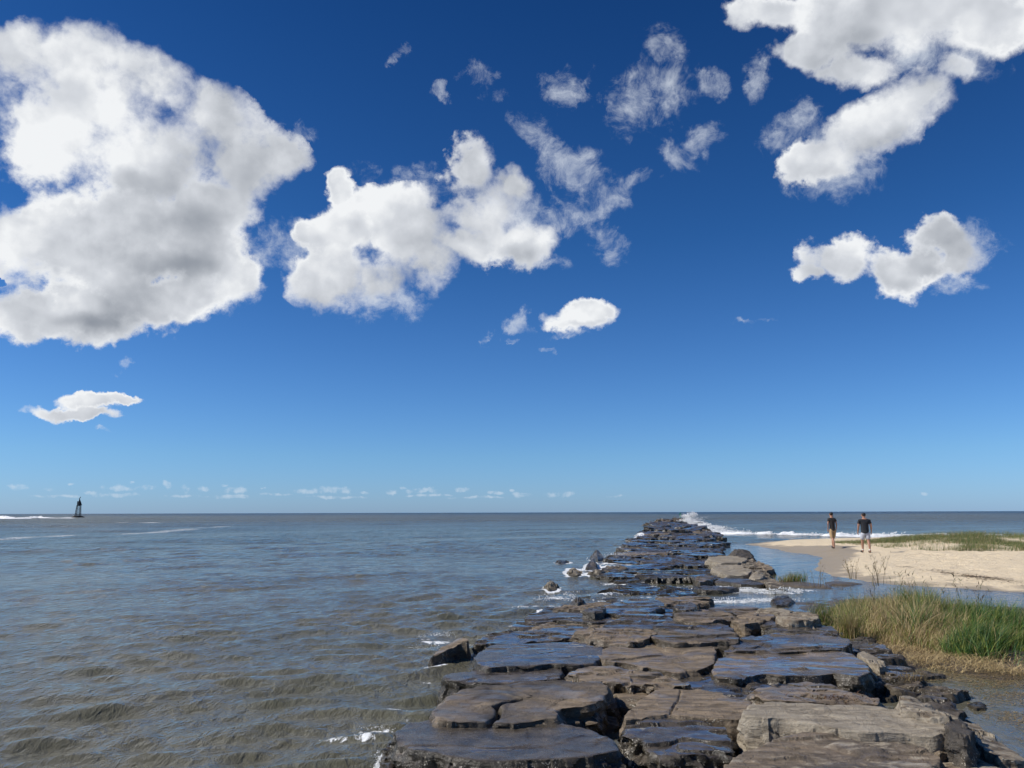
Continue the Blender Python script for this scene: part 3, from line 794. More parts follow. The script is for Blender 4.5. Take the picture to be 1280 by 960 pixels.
rock('speckled tan rock leaning up behind the pale slab', .42,
     [(1129, 873), (1138, 870), (1152, 873), (1172, 884), (1192, 891), (1184, 897), (1160, 895), (1135, 889)], (.9, .6, .7, -1), top=.03, tilt=(-.12, 0), flare=.1)
rock('tan wedge tapering down into the water at the far right', .24,
     [(1203, 897), (1213, 899), (1232, 913), (1255, 930), (1276, 944), (1256, 947), (1236, 939), (1222, 930), (1209, 914)], (.9, .55, .8, -1), top=.02, tilt=(-.18, .05), flare=.05)
rock('sandy-coloured rock at the bottom right corner of the jetty', .22,
     [(1163, 958), (1172, 947), (1186, 939), (1200, 940), (1228, 952), (1262, 968), (1250, 1000), (1190, 1010), (1160, 985)], (.85, .55, .8, -1), top=.03)
rock('low dark brown rock in the shallows behind the speckled tan rock', .15,
     [(1150, 874), (1168, 869), (1188, 873), (1203, 884), (1200, 891), (1182, 890), (1165, 884)], (.3, -.1, .4, 0), name='boulder', top=.05)
rock('thin shelf of rock under dead weed near the mud flat', .08,
     [(1108, 858), (1130, 851), (1160, 856), (1205, 863), (1190, 868), (1150, 866), (1120, 864)], (.3, .05, .6, 0), top=.04)
rock('ledge with a shaggy rust-brown weed fringe behind the pale slab', .29,
     [(938, 868), (955, 860), (985, 855), (1010, 853), (1040, 858), (1070, 866), (1096, 872), (1095, 877), (1060, 877), (1030, 876), (1000, 876), (960, 875)], (.2, .05, .9, .15), side=.08, top=.03)
rock('wet purplish slab in front of the big flooded slab', .22,
     [(868, 870), (880, 860), (892, 850), (925, 849), (960, 856), (988, 855), (965, 867), (938, 876), (905, 871)], WET, top=.01)
rock('big flooded slab with a square buff block at its right front corner', .27,
     [(893, 838), (899, 822), (925, 815), (980, 812), (1030, 812), (1060, 817), (1078, 828), (1084, 840), (1072, 846), (1040, 841), (1010, 844), (985, 844), (955, 842), (920, 849), (896, 846)], (.15, .0, .55, .68), top=.012, step=.012, side=.05)
rock('dark slab notched by a black hole at its right end below the tan tuft', .30,
     [(910, 812), (918, 802), (935, 795), (970, 789), (1005, 787), (1040, 790), (1056, 797), (1059, 804), (1048, 811), (1000, 811), (950, 813)], (.1, -.05, .4, .5), top=.015)
rock('dark slab tucked against the left edge of the marsh grass', .31,
     [(958, 786), (975, 782), (1010, 779), (1038, 783), (1046, 791), (1020, 790), (985, 788)], WET)
rock('block with a salmon-tan sunlit top next to the left edge of the marsh grass', .43,
     [(972, 770), (985, 765), (1005, 764), (1018, 765), (1021, 771), (1012, 774), (985, 774)], (.9, .5, 1.0, -1), top=.02, side=.03, flare=.02)
rock('narrow sandy ledge leading to the salmon-topped block', .36,
     [(945, 762), (955, 758), (975, 759), (992, 764), (978, 767), (960, 765)], (.9, .6, .8, -1), top=.02)
rock('small dark grey lozenge of rock in front of the salmon-topped block', .33,
     [(950, 779), (958, 775), (975, 774), (988, 777), (980, 780), (962, 781)], DRK, name='boulder')
rock('rounded brown block left of the dark lozenge', .37,
     [(914, 773), (922, 768), (945, 765), (965, 766), (970, 770), (955, 775), (930, 777)], (.5, .1, .9, -.5), name='boulder', side=.04)
rock('tan-edged slab in the middle of the jetty, left of the rounded brown block', .36,
     [(845, 771), (849, 765), (870, 762), (900, 763), (914, 767), (911, 773), (880, 775), (860, 774)], (.35, .12, .6, .2))
rock('dark brown slab bordering the overflow channel', .30,
     [(882, 764), (890, 759), (920, 757), (948, 759), (955, 764), (920, 765)], (.2, .0, .6, .2))
rock('grey slab holding one small bright blue puddle', .33,
     [(815, 797), (825, 789), (855, 786), (890, 786), (912, 790), (922, 796), (918, 801), (880, 801), (845, 803)], (.3, .0, .5, .38))
rock('buff rock slope with streaks behind the blue slabs', .31,
     [(721, 793), (730, 787), (755, 785), (790, 784), (815, 786), (822, 793), (808, 800), (785, 803), (760, 801), (738, 797)], (.35, .12, .95, -.2), top=.04, side=.05)
rock('wet dark slab between the puddle slab and the tan-edged slab', .30,
     [(820, 784), (828, 777), (860, 775), (900, 779), (915, 786), (900, 788), (860, 786)], WET)
rock('blue-sheened slab in the middle left of the jetty', .27,
     [(755, 783), (762, 775), (790, 769), (825, 768), (843, 774), (840, 781), (815, 784), (785, 785)], BLUE)
rock('curved thin slab ringed by pools', .24,
     [(752, 766), (758, 757), (775, 750), (800, 747), (825, 750), (830, 758), (812, 765), (785, 767)], (0, 0, .3, .75))
rock('squat black block at the left brink of the overflow channel', .26,
     [(842, 759), (848, 753), (862, 752), (871, 757), (866, 762), (852, 762)], DRK, name='boulder')
rock('dark wave-washed rock in the middle of the overflow channel', .06,
     [(962, 750), (970, 745), (982, 744), (993, 749), (984, 755), (970, 755)], DRK, name='boulder', top=.05)
rock('thin barnacled ledge that the overflow spills over', .10,
     [(866, 735), (880, 732), (905, 732), (925, 734), (905, 737), (880, 737)], DRK, top=.03)
rock('round dark stone with foam at its foot above the overflow', .18,
     [(868, 723), (873, 719), (884, 718), (892, 721), (888, 725), (875, 726)], (.2, 0, .5, 0), name='boulder')
rock('long black slab awash in front of the pale rocks', .14,
     [(893, 726), (905, 722), (935, 722), (958, 725), (955, 729), (925, 729)], DRK)
rock('upper pale flat-topped slab on the right side of the jetty', .25,
     [(882, 700), (888, 696), (905, 694), (928, 695), (935, 699), (925, 703), (900, 703)], PALE)
rock('lower pale slab on the right side of the jetty', .19,
     [(889, 710), (897, 705), (915, 704), (932, 707), (940, 714), (930, 719), (908, 719)], PALE)
rock('long grey rocky ridge sloping down right into the pool', .16,
     [(922, 700), (930, 695), (940, 697), (950, 708), (968, 722), (982, 732), (965, 732), (945, 723), (930, 711)], (.9, .45, .4, -1), name='boulder', top=.07, tilt=(-.06, .02), side=.06)
rock('rounded dark lump of rock above the grey ridge', .22,
     [(912, 693), (918, 688), (930, 687), (938, 690), (941, 696), (932, 698), (918, 697)], (.7, .15, .2, -1), name='boulder', top=.10, side=.1, flare=.05, peak=.15)
rock('cream-coloured triangular stone at the foot of the grey ridge', .20,
     [(938, 721), (943, 715), (949, 713), (955, 718), (952, 723), (944, 723)], (1, 1.3, .3, -1), name='boulder', peak=.08)
rock('tan wedge with a black tip reaching into the pool', .18,
     [(941, 704), (948, 702), (958, 706), (968, 711), (958, 712), (948, 709)], (.7, .35, .9, -1), top=.05)
rock('small grey stone half sunk beside the mud, below the tan tuft', .13,
     [(1062, 800), (1075, 795), (1092, 797), (1100, 803), (1085, 806), (1070, 805)], (.3, -.1, .3, 0), name='boulder', top=.04)
rock('pale squared-off stone lying on the mud in front of the grass', .20,
     [(1071, 817), (1079, 812), (1092, 818), (1106, 826), (1107, 831), (1099, 833), (1085, 827)], (1, .9, .6, -1), name='boulder', side=.02, flare=.02, jag=.012, top=.01, tilt=(-.08, .0))

for lb, hh_, pts_ in (('small dark stone poking out of the mud between the jetty and the grass', .10, [(1104, 842), (1112, 838), (1122, 840), (1124, 845), (1112, 847)]),
                      ('small wet stone lying against the square buff block', .12, [(1086, 850), (1094, 846), (1104, 849), (1102, 855), (1090, 856)]),
                      ('small brown stone alone in the shallows right of the speckled tan rock', .03, [(1212, 880), (1222, 876), (1234, 879), (1230, 885), (1218, 885)]),
                      ('flat dark stone half buried in the mud below the pale squared-off stone', .07, [(1108, 834), (1122, 830), (1138, 834), (1130, 839), (1114, 839)]),
                      ('flat brown stone awash in the mud left of the dead grass tuft', .04, [(1094, 868), (1106, 862), (1120, 864), (1124, 870), (1108, 873)]),
                      ('thin flat stone in the shallows below the foot of the marsh grass', .035, [(1146, 842), (1162, 838), (1182, 841), (1178, 846), (1156, 847)]),
                      ('small stone in the water-filled gap at the right end of the front slab', .06, [(768, 950), (776, 945), (783, 949), (780, 957), (771, 957)])):
    rock(lb, hh_, pts_, (.3, .08, .5, .1), name='boulder', top=.04, side=.03)

# low stones of the bed that show in the clefts between the upper slabs
BEDGAPS = [ring([(752, 872), (800, 872), (790, 960), (900, 1000), (930, 905), (945, 905), (925, 960), (770, 990)], .1)]
brs = np.random.RandomState(8)
BLAB = ['low wet stone in a cleft between the big front slabs', 'low brown stone in a cleft between the big front slabs']
yb_ = 5.6
while yb_ < 17:
    xl, xr = jetty_x(yb_ + .4); xb_ = float(xl) + .5
    while xb_ < float(xr) - .5:
        wd, dp_ = brs.uniform(.6, 1.2), brs.uniform(.6, .95)
        cx, cy = xb_ + wd / 2, yb_ + .35 + brs.uniform(-.15, .15)
        if all(sdist(np.array([[cx, cy]]), G_)[0] < -.2 for G_ in BEDGAPS):
            k = brs.randint(5, 8); an = np.linspace(0, 6.28, k, endpoint=False) + brs.uniform(-.25, .25, k)
            q = 1 / (np.abs(np.cos(an)) ** 4 + np.abs(np.sin(an)) ** 4) ** .25
            i_ = brs.randint(0, 2)
            rock(BLAB[i_], brs.uniform(.09, .19), None, [BLUE, BRN][i_], world=np.stack([cx + np.cos(an) * q * wd * .54, cy + np.sin(an) * q * dp_ * .54], 1),
                 group='low stones in the clefts of the jetty', top=.02, side=.03, jag=.05, res=.03, base=-.2)
        xb_ += wd * .95
    yb_ += .75
taken0 = len(near_outlines)

# ------------------------------------------------------------------ the rest of the jetty, out to its tip: individual stones set in courses
rs = np.random.RandomState(12)
SIDES = ['left', 'middle', 'right']
LOOKS = [('dark wet', (0, -.15, .0, .55)), ('blue-sheened wet', (0, -.2, -.1, 1.0)), ('brown', (.3, .05, .8, .1)), ('black', (.1, -.3, -.3, .2)), ('grey-brown', (.5, .15, .5, 0))]
ZONES = [(34, 'just beyond the overflow channel'), (55, 'halfway along the jetty'), (85, 'on the far half of the jetty'), (400, 'close to the jetty tip')]
yy = 17.6
nfar = 0
PALEZONE = ring([(880, 691), (950, 691), (990, 735), (885, 728)], .4)
taken = [(o.location.x, o.location.y) for o in COL.objects if o.get('category') == 'rock' and o.location.y > 16.5]
while yy < 132:
    dep = 0.85 + yy * 0.014 + rs.uniform(0, .5)
    xl, xr = jetty_x(yy + dep / 2); xl, xr = float(xl), float(xr)
    x = xl - rs.uniform(-.2, .3)
    while x < xr - .3:
        wd = rs.uniform(.8, 2.5) * (1 + yy * .004)
        if x + wd > xr + .2: wd = xr + rs.uniform(-.2, .3) - x
        if wd < .5: break
        cx, cy = x + wd / 2, yy + dep / 2 + rs.uniform(-.45, .45)
        skip = any(abs(cx - tx) < wd * .42 and abs(cy - ty) < dep * .45 for tx, ty in taken) or sdist(np.array([[cx, cy]]), PALEZONE)[0] > 0
        edge = min(cx - xl, xr - cx) / max(xr - xl, .1)
        hgt = rs.uniform(.10, .30) 
        if yy < 45: hgt = rs.uniform(.015, .12 + .05 * (yy > 27)) + (.1 if rs.rand() < .10 else 0)
        hgt *= .55 + .45 * min(1, edge * 6)
        if yy < 22.3: hgt = rs.uniform(-.05, .035)
        hgt += 0.12 * float(sstep(40, 70, yy)) * (0.1 + min(edge * 3, 1)) + 0.22 * float(sstep(85, 118, yy)) * min(edge * 4 + .1, 1)
        if not skip:
            k = rs.randint(5, 8); a0 = rs.uniform(0, 6.28)
            an = a0 + np.sort(np.linspace(0, 2 * math.pi, k, endpoint=False) + rs.uniform(-.25, .25, k))
            ca, sa = np.cos(an), np.sin(an)
            q = 1 / (np.abs(ca) ** 4 + np.abs(sa) ** 4) ** .25
            oy = np.stack([cx + ca * q * wd * .53, cy + sa * q * dep * .56], 1)
            rot = rs.uniform(-.2, .2); oy = (oy - (cx, cy)) @ np.array([[math.cos(rot), -math.sin(rot)], [math.sin(rot), math.cos(rot)]]) + (cx, cy)
            li = rs.choice(5, p=[.38, .28, .07, .23, .04]); lk, kd = LOOKS[li]
            zt = next(n_ for lim, n_ in ZONES if yy < lim)
            sd_ = SIDES[min(2, int((cx - xl) / max(xr - xl, .1) * 3))] if yy < 85 else ('left' if cx < (xl + xr) / 2 else 'right')
            rock('%s stone %s, %s side' % (lk, zt, sd_) if sd_ != 'middle' else '%s stone %s, in its middle' % (lk, zt), hgt, None, kd, world=oy,
                 group='%s stones of the jetty' % zt.replace('just ', '').replace('close to', 'at'), top=.028 if yy < 50 else .05, side=.09, flare=rs.uniform(.0, .15), res=max(.05, yy * .0022), tilt=(rs.normal(0, .03 if yy < 50 else .08), rs.normal(0, .03 if yy < 50 else .09)), step=.03 if yy < 50 else .06, jag=.26, nside=7, bev=.02)
            nfar += 1
        x += wd * rs.uniform(.9, 1.04)
    yy += dep * .93
# heaped boulders of the tip
TIPS = ['dark boulder of the heap at the jetty tip', 'brown boulder of the heap at the jetty tip']
for i in range(34):
    px = rs.uniform(812, 870); D_ = rs.uniform(112, 140)
    cx = at(px, 652)[0] / at(px, 652)[1] * D_
    tmid = abs(px - 842) / 30
    hh_ = (.98 - .62 * tmid ** 2) * (.7 + .3 * rs.rand()) * (0.75 + 0.25 * (D_ - 112) / 28)
    k = rs.randint(5, 8); an = np.linspace(0, 6.28, k, endpoint=False) + rs.uniform(-.3, .3, k); rr = rs.uniform(.7, 1.6)
    oy = np.stack([cx + np.cos(an) * rr, D_ + np.sin(an) * rr * .8], 1)
    rock(TIPS[i % 2], hh_, None, [(.2, -.2, .1, .1), (.35, .05, .6, 0)][i % 2], name='boulder', world=oy, group='boulders heaped at the jetty tip', top=.2, side=.2, flare=.4, res=.25, tilt=(rs.normal(0, .15), rs.normal(0, .15)), step=.05, jag=.2, nside=6)
print('rocks', rock_count, 'far', nfar)
# ------------------------------------------------------------------ grasses
m_grass, g, b = material('grass_blade')
tint = g.attr('tint', 'Color')
geo = g.new('ShaderNodeNewGeometry')
c = g.mix(g.m('MULTIPLY', g.noise(geo.outputs['Position'], 9, 3), 0.5), tint, g.vm('SCALE', tint, scale=1.35))
g.put(b.inputs['Base Color'], c); b.inputs['Roughness'].default_value = 0.5
b.inputs['Specular IOR Level'].default_value = 0.3
tr = g.new('ShaderNodeBsdfTranslucent'); g.put(tr.inputs['Color'], c)
mx = g.new('ShaderNodeMixShader'); mx.inputs[0].default_value = 0.28
g.l.new(b.outputs[0], mx.inputs[1]); g.l.new(tr.outputs[0], mx.inputs[2])
g.l.new(mx.outputs[0], m_grass.node_tree.nodes['Material Output'].inputs[0])

def blades(base, height, lean, az, width, tint, rs, seg=4, curl=1.6):
    """base (n,3); lean = horizontal reach / height; az = direction of the lean"""
    n = len(base); V = []; 
    wa = rs.uniform(0, math.pi, n)
    wd = np.stack([np.cos(wa), np.sin(wa), np.zeros(n)], 1)
    dirs = np.stack([np.cos(az), np.sin(az), np.zeros(n)], 1)
    for k in range(seg + 1):
        t = k / seg
        p = base + dirs * (height * lean * t ** curl)[:, None]
        p[:, 2] += height * (t - 0.25 * lean * t * t).clip(0.02 * t, 2)
        w = width * (1 - t ** 1.4) * .5
        if k < seg:
            V.append(p - wd * w[:, None]); V.append(p + wd * w[:, None])
        else: V.append(p)
    V = np.stack(V, 1)                       # n, 2*seg+1, 3
    m = 2 * seg + 1
    o = (np.arange(n) * m)[:, None]
    Q = np.concatenate([o + np.array([2 * k, 2 * k + 1, 2 * k + 3, 2 * k + 2]) for k in range(seg - 1)])
    T = o + np.array([2 * seg - 2, 2 * seg - 1, 2 * seg])
    return V.reshape(-1, 3), Q, T, np.repeat(tint, m, 0)

def join(parts):
    Vs, Qs, Ts, Cs = [], [], [], []; o = 0
    for V, Q, T, C_ in parts:
        Vs.append(V); Qs.append(Q + o); Ts.append(T + o); Cs.append(C_); o += len(V)
    return np.vstack(Vs), [np.vstack(Qs), np.vstack(Ts)], np.vstack(Cs)

def grass_obj(name, parts, origin=(0, 0, 0), **kw):
    V, Fc, Cc = join(parts)
    return link(name, mesh_np(name, V - np.array(origin), Fc, m_grass, smooth=False, attrs={'tint': Cc}), tuple(origin), **kw)

def sample_poly(poly, n, rs):
    lo, hi = poly.min(0), poly.max(0); out_ = []
    tot = 0
    while tot < n:
        P = rs.uniform(lo, hi, (n * 2, 2)); P = P[sdist(P, poly) > 0]; out_.append(P); tot += len(P)
    return np.vstack(out_)[:n]

GREEN = np.array((.070, .130, .022)); LIME = np.array((.190, .215, .045)); STRAW = np.array((.43, .33, .17)); TANB = np.array((.24, .17, .085)); BLUEG = np.array((.050, .115, .035))
rs = np.random.RandomState(5)
MAR = ring([(1016, 776), (1035, 788), (1062, 797), (1095, 801), (1135, 808), (1180, 818), (1235, 826), (1330, 835), (1420, 840), (1420, 800), (1280, 786), (1200, 776), (1110, 764), (1040, 763)], .08)
P = sample_poly(MAR, 50000, rs)
P = P[rs.rand(len(P)) < 0.55 + 0.9 * vnoise(np.stack([P[:, 0] * 2.2, P[:, 1] * 2.2, P[:, 0] * 0], 1), 91)]
px = 640 + 965 * P[:, 0] / P[:, 1] * 1.0
zg = mud_h(P[:, 0], P[:, 1])
n = len(P); q = np.stack([P[:, 0] * 1.3, P[:, 1] * 1.3, P[:, 0] * 0], 1)
clump = vnoise(q, 92); clump2 = vnoise(q * 2.3, 93)
edge = np.minimum(sdist(P, MAR), 1.0)
green = sstep(1100, 1215, px + 45 * clump) * .86 + 0.30 * clump2
green = np.where(px < 1060, 0.45 + .3 * clump2, green)
rnd = rs.rand(n)
tt = np.where((rnd < green)[:, None], np.where((rs.rand(n) < .25)[:, None], LIME, np.where((rs.rand(n) < .5)[:, None], GREEN, BLUEG)), np.where((rs.rand(n) < .55)[:, None], STRAW, np.where((rs.rand(n) < .5)[:, None], TANB, LIME)))
tt = tt * rs.uniform(.7, 1.35, (n, 1))
h = np.interp(px, [1000, 1040, 1080, 1130, 1180, 1280, 1400], [.40, .42, .44, .64, .58, .57, .57]) * (0.74 + 0.42 * clump + .14 * clump2) * rs.uniform(.6, 1.2, n)
h *= 0.45 + 0.55 * sstep(0, .5, edge)
lean = rs.gamma(2.0, .20, n) + 0.12 + .25 * np.clip(clump2, 0, 1); az = rs.normal(0.35, .9, n) + 1.2 * clump
stuffp = [blades(np.stack([P[:, 0], P[:, 1], zg], 1), h, lean, az, rs.uniform(.006, .015, n), tt, rs)]
grass_obj('marsh_grass', stuffp, label='thick green and straw-coloured marsh grass on the mud bank', kind='stuff')

# flattened straw at the foot of the grass
TH = ring([(1062, 796), (1100, 800), (1150, 806), (1200, 816), (1260, 824), (1330, 832), (1330, 846), (1250, 838), (1190, 834), (1150, 828), (1110, 818), (1080, 808)], .08)
P = sample_poly(TH, 5200, rs); P = P[rs.rand(len(P)) < 0.6 + 0.9 * vnoise(np.stack([P[:, 0] * 3, P[:, 1] * 3, P[:, 0] * 0], 1), 95)]; n = len(P)
tt = np.where((rs.rand(n) < .75)[:, None], STRAW * 1.15, TANB) * rs.uniform(.6, 1.3, (n, 1))
stuffp = [blades(np.stack([P[:, 0], P[:, 1], mud_h(P[:, 0], P[:, 1]) + rs.uniform(0, .05, n)], 1), rs.uniform(.05, .16, n), rs.uniform(1.0, 3.2, n), rs.normal(-.2, 1.3, n), rs.uniform(.005, .010, n), tt, rs)]
grass_obj('straw_litter', stuffp, label='flattened dead straw along the foot of the marsh grass', kind='stuff')

# beach grass on the far dune
xs_ = np.array([at(X, 680, .45)[0] / at(X, 680, .45)[1] for X in (1044, 1080, 1120, 1200, 1300, 1420)])
n = 70000
rr_ = rs.uniform(0, 1, n); ang = xs_[0] + (xs_[-1] - xs_[0]) * rr_
dd = rs.normal(0, 1, n)
ycen = np.interp(ang, xs_, [43.5, 42.5, 41.0, 39.0, 38.0, 37]); ywid = np.interp(ang, xs_, [.5, 1.3, 2.2, 2.6, 2.8, 3])
yb = ycen + dd.clip(-1.6, 1.6) * ywid; xb = ang * yb
keep = rs.rand(n) < (0.55 + .8 * vnoise(np.stack([xb * .8, yb * .8, xb * 0], 1), 96)) * np.interp(ang, xs_, [.25, .5, .9, 1, 1, 1])
xb, yb = xb[keep], yb[keep]; n = len(xb); ang = ang[keep]
zb, _ = sand_h(xb, yb)
cl_ = vnoise(np.stack([xb * .5, yb * .5, xb * 0], 1), 97)
tt = np.where((rs.rand(n) < .22)[:, None], STRAW * .8, np.where((rs.rand(n) < .5)[:, None], np.array((.085, .125, .035)), np.array((.13, .16, .055)))) * rs.uniform(.75, 1.3, (n, 1))
stuffp = [blades(np.stack([xb, yb, zb - .02], 1), np.interp(ang, xs_, [.14, .19, .25, .33, .33, .33]) * (1 + .45 * cl_) * rs.uniform(.5, 1.15, n), rs.gamma(2, .25, n), rs.normal(0.2, 1.2, n), rs.uniform(.007, .016, n), tt, rs, seg=3)]
grass_obj('dune_grass', stuffp, label='band of green beach grass along the top of the sand', kind='stuff')

def tuft(name, X, Y, z, n, h, spread, cols, lean, label, cat, width=(.005, .009), seg=4, heads=0, group=None, azc=None):
    p = at(X, Y, z); base = np.stack([p[0] + rs.normal(0, spread, n), p[1] + rs.normal(0, spread * .6, n), np.full(n, p[2])], 1)
    tt = np.array([cols[i] for i in rs.randint(0, len(cols), n)]) * rs.uniform(.7, 1.3, (n, 1))
    azz = rs.uniform(0, 6.28, n) if azc is None else rs.normal(azc, .8, n)
    hs = h * rs.uniform(.55, 1.1, n); ln = rs.gamma(2, lean / 2, n)
    parts = [blades(base, hs, ln, azz, rs.uniform(*width, n), tt, rs, seg)]
    if heads:                                # short side twigs up the stalks
        k = rs.randint(0, n, heads); t = rs.uniform(.4, 1, heads)
        dirs = np.stack([np.cos(azz[k]), np.sin(azz[k]), 0 * t], 1)
        pb = base[k] + dirs * (hs[k] * ln[k] * t ** 1.6)[:, None]; pb[:, 2] += hs[k] * (t - .25 * ln[k] * t * t)
        parts.append(blades(pb, rs.uniform(.05, .12, heads) * h * 1.3, rs.uniform(.4, 1.5, heads), rs.uniform(0, 6.28, heads), rs.uniform(.008, .016, heads), tt[k] * .9, rs, 2))
    V, Fc, Cc = join(parts)
    return grass_obj(name, parts, tuple(p), label=label, cat=cat, group=group)

tuft('dry_grass_tuft', 1063, 798, .10, 420, .56, .09, [STRAW, STRAW * .8, LIME], .42, 'fan-shaped dry tan grass tuft at the left foot of the marsh grass', 'grass')
tuft('dry_grass_tuft', 1028, 778, .12, 260, .42, .10, [LIME, STRAW, GREEN * 1.5], .3, 'yellow-green grass tuft at the far left end of the marsh grass', 'grass')
tuft('dead_grass_tuft', 1138, 850, .08, 220, .12, .10, [STRAW * .7, TANB, TANB * .6], .9, 'small brown dead grass tuft standing in the shallows behind the tan rock', 'grass')
tuft('salt_grass_tuft', 995, 727, .03, 200, .34, .16, [GREEN * 1.3, LIME, STRAW * .7], .4, 'small green grass tuft on the mud bar beside the overflow', 'grass', (.01, .016))
tuft('dry_grass_tuft', 982, 728, .03, 120, .26, .14, [STRAW * .8, TANB, LIME], .5, 'small tan grass tuft on the left end of the mud bar', 'grass', (.01, .016))
tuft('dry_weed', 1066, 724, .10, 12, .66, .13, [TANB * .9, STRAW * .6], .35, 'thin dry weed with bare twigs at the sand edge, left of the taller one', 'weed', (.009, .014), heads=90)
tuft('dry_weed', 1098, 732, .08, 12, .85, .12, [TANB * .9, STRAW * .6], .3, 'tall dry brown weed rising in front of the sand just left of the marsh grass', 'weed', (.009, .014), heads=120)
tuft('dry_weed', 1026, 734, .04, 9, .62, .12, [TANB * .8, STRAW * .6], .4, 'sparse dry weed standing in the pool on the mud bar', 'weed', (.010, .016), heads=50)
for X, Y, hh_, lb in ((1122, 768, .74, 'dark seed-headed stalks sticking up at the left of the marsh grass crest'), (1150, 770, .76, 'dark seed-headed stalks sticking up at the middle of the marsh grass crest'), (1218, 776, .76, 'few thin dark stalks sticking up out of the green marsh grass')):
    tuft('seed_stalks', X, Y, .10, 26, hh_, .30, [TANB * .7, np.array((.09, .11, .04))], .2, lb, 'reed', (.006, .010), heads=120)

# rusty weed hanging over the ledge
n = 1300
E = np.array([at(X, Y, .27) for X, Y in ((944, 870), (962, 874), (985, 872), (1000, 868), (1015, 874), (1040, 877), (1070, 877), (1094, 877))])
k = rs.randint(0, len(E) - 1, n); t = rs.rand(n)[:, None]
pb = E[k] * (1 - t) + E[k + 1] * t; pb[:, 1] += rs.normal(0.05, .05, n); pb[:, 2] = .27 + rs.uniform(-.06, .03, n)
keep = rs.rand(n) < .6 + 1.1 * vnoise(pb * 4, 98); pb = pb[keep]; n = len(pb)
tt = np.where((rs.rand(n) < .5)[:, None], np.array((.16, .075, .03)), np.array((.06, .035, .018))) * rs.uniform(.6, 1.5, (n, 1))
V, Q, T, Cc = blades(pb, rs.uniform(.02, .05, n), rs.uniform(.8, 2.5, n), rs.normal(-1.5, 1.2, n), rs.uniform(.006, .012, n), tt, rs, 3)
grass_obj('seaweed', [(V, Q, T, Cc)], label='rust-brown seaweed clinging to the ledge behind the pale slab', kind='stuff')

# bits of dead reed drifting on the shallows at the right
DEB = ring([(1110, 838), (1180, 838), (1300, 846), (1400, 880), (1400, 960), (1290, 940), (1235, 900), (1205, 880), (1150, 850)], .0)
P = sample_poly(DEB, 13000, rs); q = np.stack([P[:, 0] * 2.0, P[:, 1] * 3.6, P[:, 0] * 0], 1)
P = P[rs.rand(len(P)) < 0.42 + 1.1 * fbm(q, 3, 99)]; n = len(P)
tt = np.where((rs.rand(n) < .6)[:, None], STRAW * .75, TANB) * rs.uniform(.5, 1.2, (n, 1))
zw = np.full(n, .012)
stuffp = [blades(np.stack([P[:, 0], P[:, 1], np.maximum(mud_h(P[:, 0], P[:, 1]), 0) + zw], 1), np.full(n, .012), rs.uniform(2.0, 9.0, n), rs.normal(.1, .8, n), rs.uniform(.006, .018, n), tt, rs, 2)]
grass_obj('reed_litter', stuffp, label='bits of dead reed scattered over the shallows by the grass', kind='stuff')

# dark line of dried wrack on the sand
def wrack(pts, n, z, w, name, label):
    E = np.array([at(X, Y, z)[:2] for X, Y in pts])
    k = rs.randint(0, len(E) - 1, n); t = rs.rand(n)[:, None]
    pb = E[k] * (1 - t) + E[k + 1] * t; pb += rs.normal(0, w, (n, 2)) * np.array((2.0, 1.0))
    keep = rs.rand(n) < .55 + 1.2 * vnoise(np.stack([pb[:, 0] * .9, pb[:, 1] * .9, pb[:, 0] * 0], 1), 88); pb = pb[keep]; m = len(pb)
    zb, _ = sand_h(pb[:, 0], pb[:, 1])
    tt = np.where((rs.rand(m) < .5)[:, None], np.array((.07, .045, .025)), np.array((.15, .10, .055))) * rs.uniform(.6, 1.4, (m, 1))
    grass_obj(name, [blades(np.stack([pb[:, 0], pb[:, 1], zb + .01], 1), np.full(m, .03), rs.uniform(2, 8, m), rs.normal(0, .5, m), rs.uniform(.02, .05, m), tt, rs, 2)], label=label, kind='stuff')
wrack([(1130, 704), (1160, 707), (1200, 713), (1235, 717), (1300, 722), (1400, 728)], 1500, .3, .10, 'dried_seaweed', 'dark line of dried seaweed across the sand')
wrack([(1170, 735), (1205, 736), (1240, 738.5), (1300, 742), (1400, 748)], 1500, .04, .06, 'dried_seaweed', 'dark line of washed-up weed along the waterline of the sand')
# ------------------------------------------------------------------ people
def simple_mat(name, col, rough=.8, var=.25, scale=14):
    m, g, b = material(name)
    tcn = g.new('ShaderNodeTexCoord')
    nz = g.noise(tcn.outputs['Object'], scale, 4, .6)
    g.put(b.inputs['Base Color'], g.mix(nz, tuple(c * (1 - var) for c in col), tuple(min(1, c * (1 + var)) for c in col)))
    b.inputs['Roughness'].default_value = rough
    g.put(b.inputs['Normal'], g.bump(nz, .3, .01))
    return m
m_skin = simple_mat('skin', (.40, .21, .135), .55, .08)
m_hair = simple_mat('dark_hair', (.018, .013, .010), .6)
m_tee = simple_mat('charcoal_cloth', (.022, .024, .030), .9)
m_tee2 = simple_mat('black_cloth', (.034, .030, .028), .9)
m_khaki = simple_mat('khaki_cloth', (.42, .28, .14), .85, .12)
m_grey = simple_mat('light_grey_cloth', (.46, .47, .52), .85, .10)
m_shoe = simple_mat('dark_shoe', (.03, .025, .02), .6)
m_white = simple_mat('white_cloth', (.75, .74, .72), .7, .06)
m_eye = simple_mat('eye', (.05, .03, .02), .2)

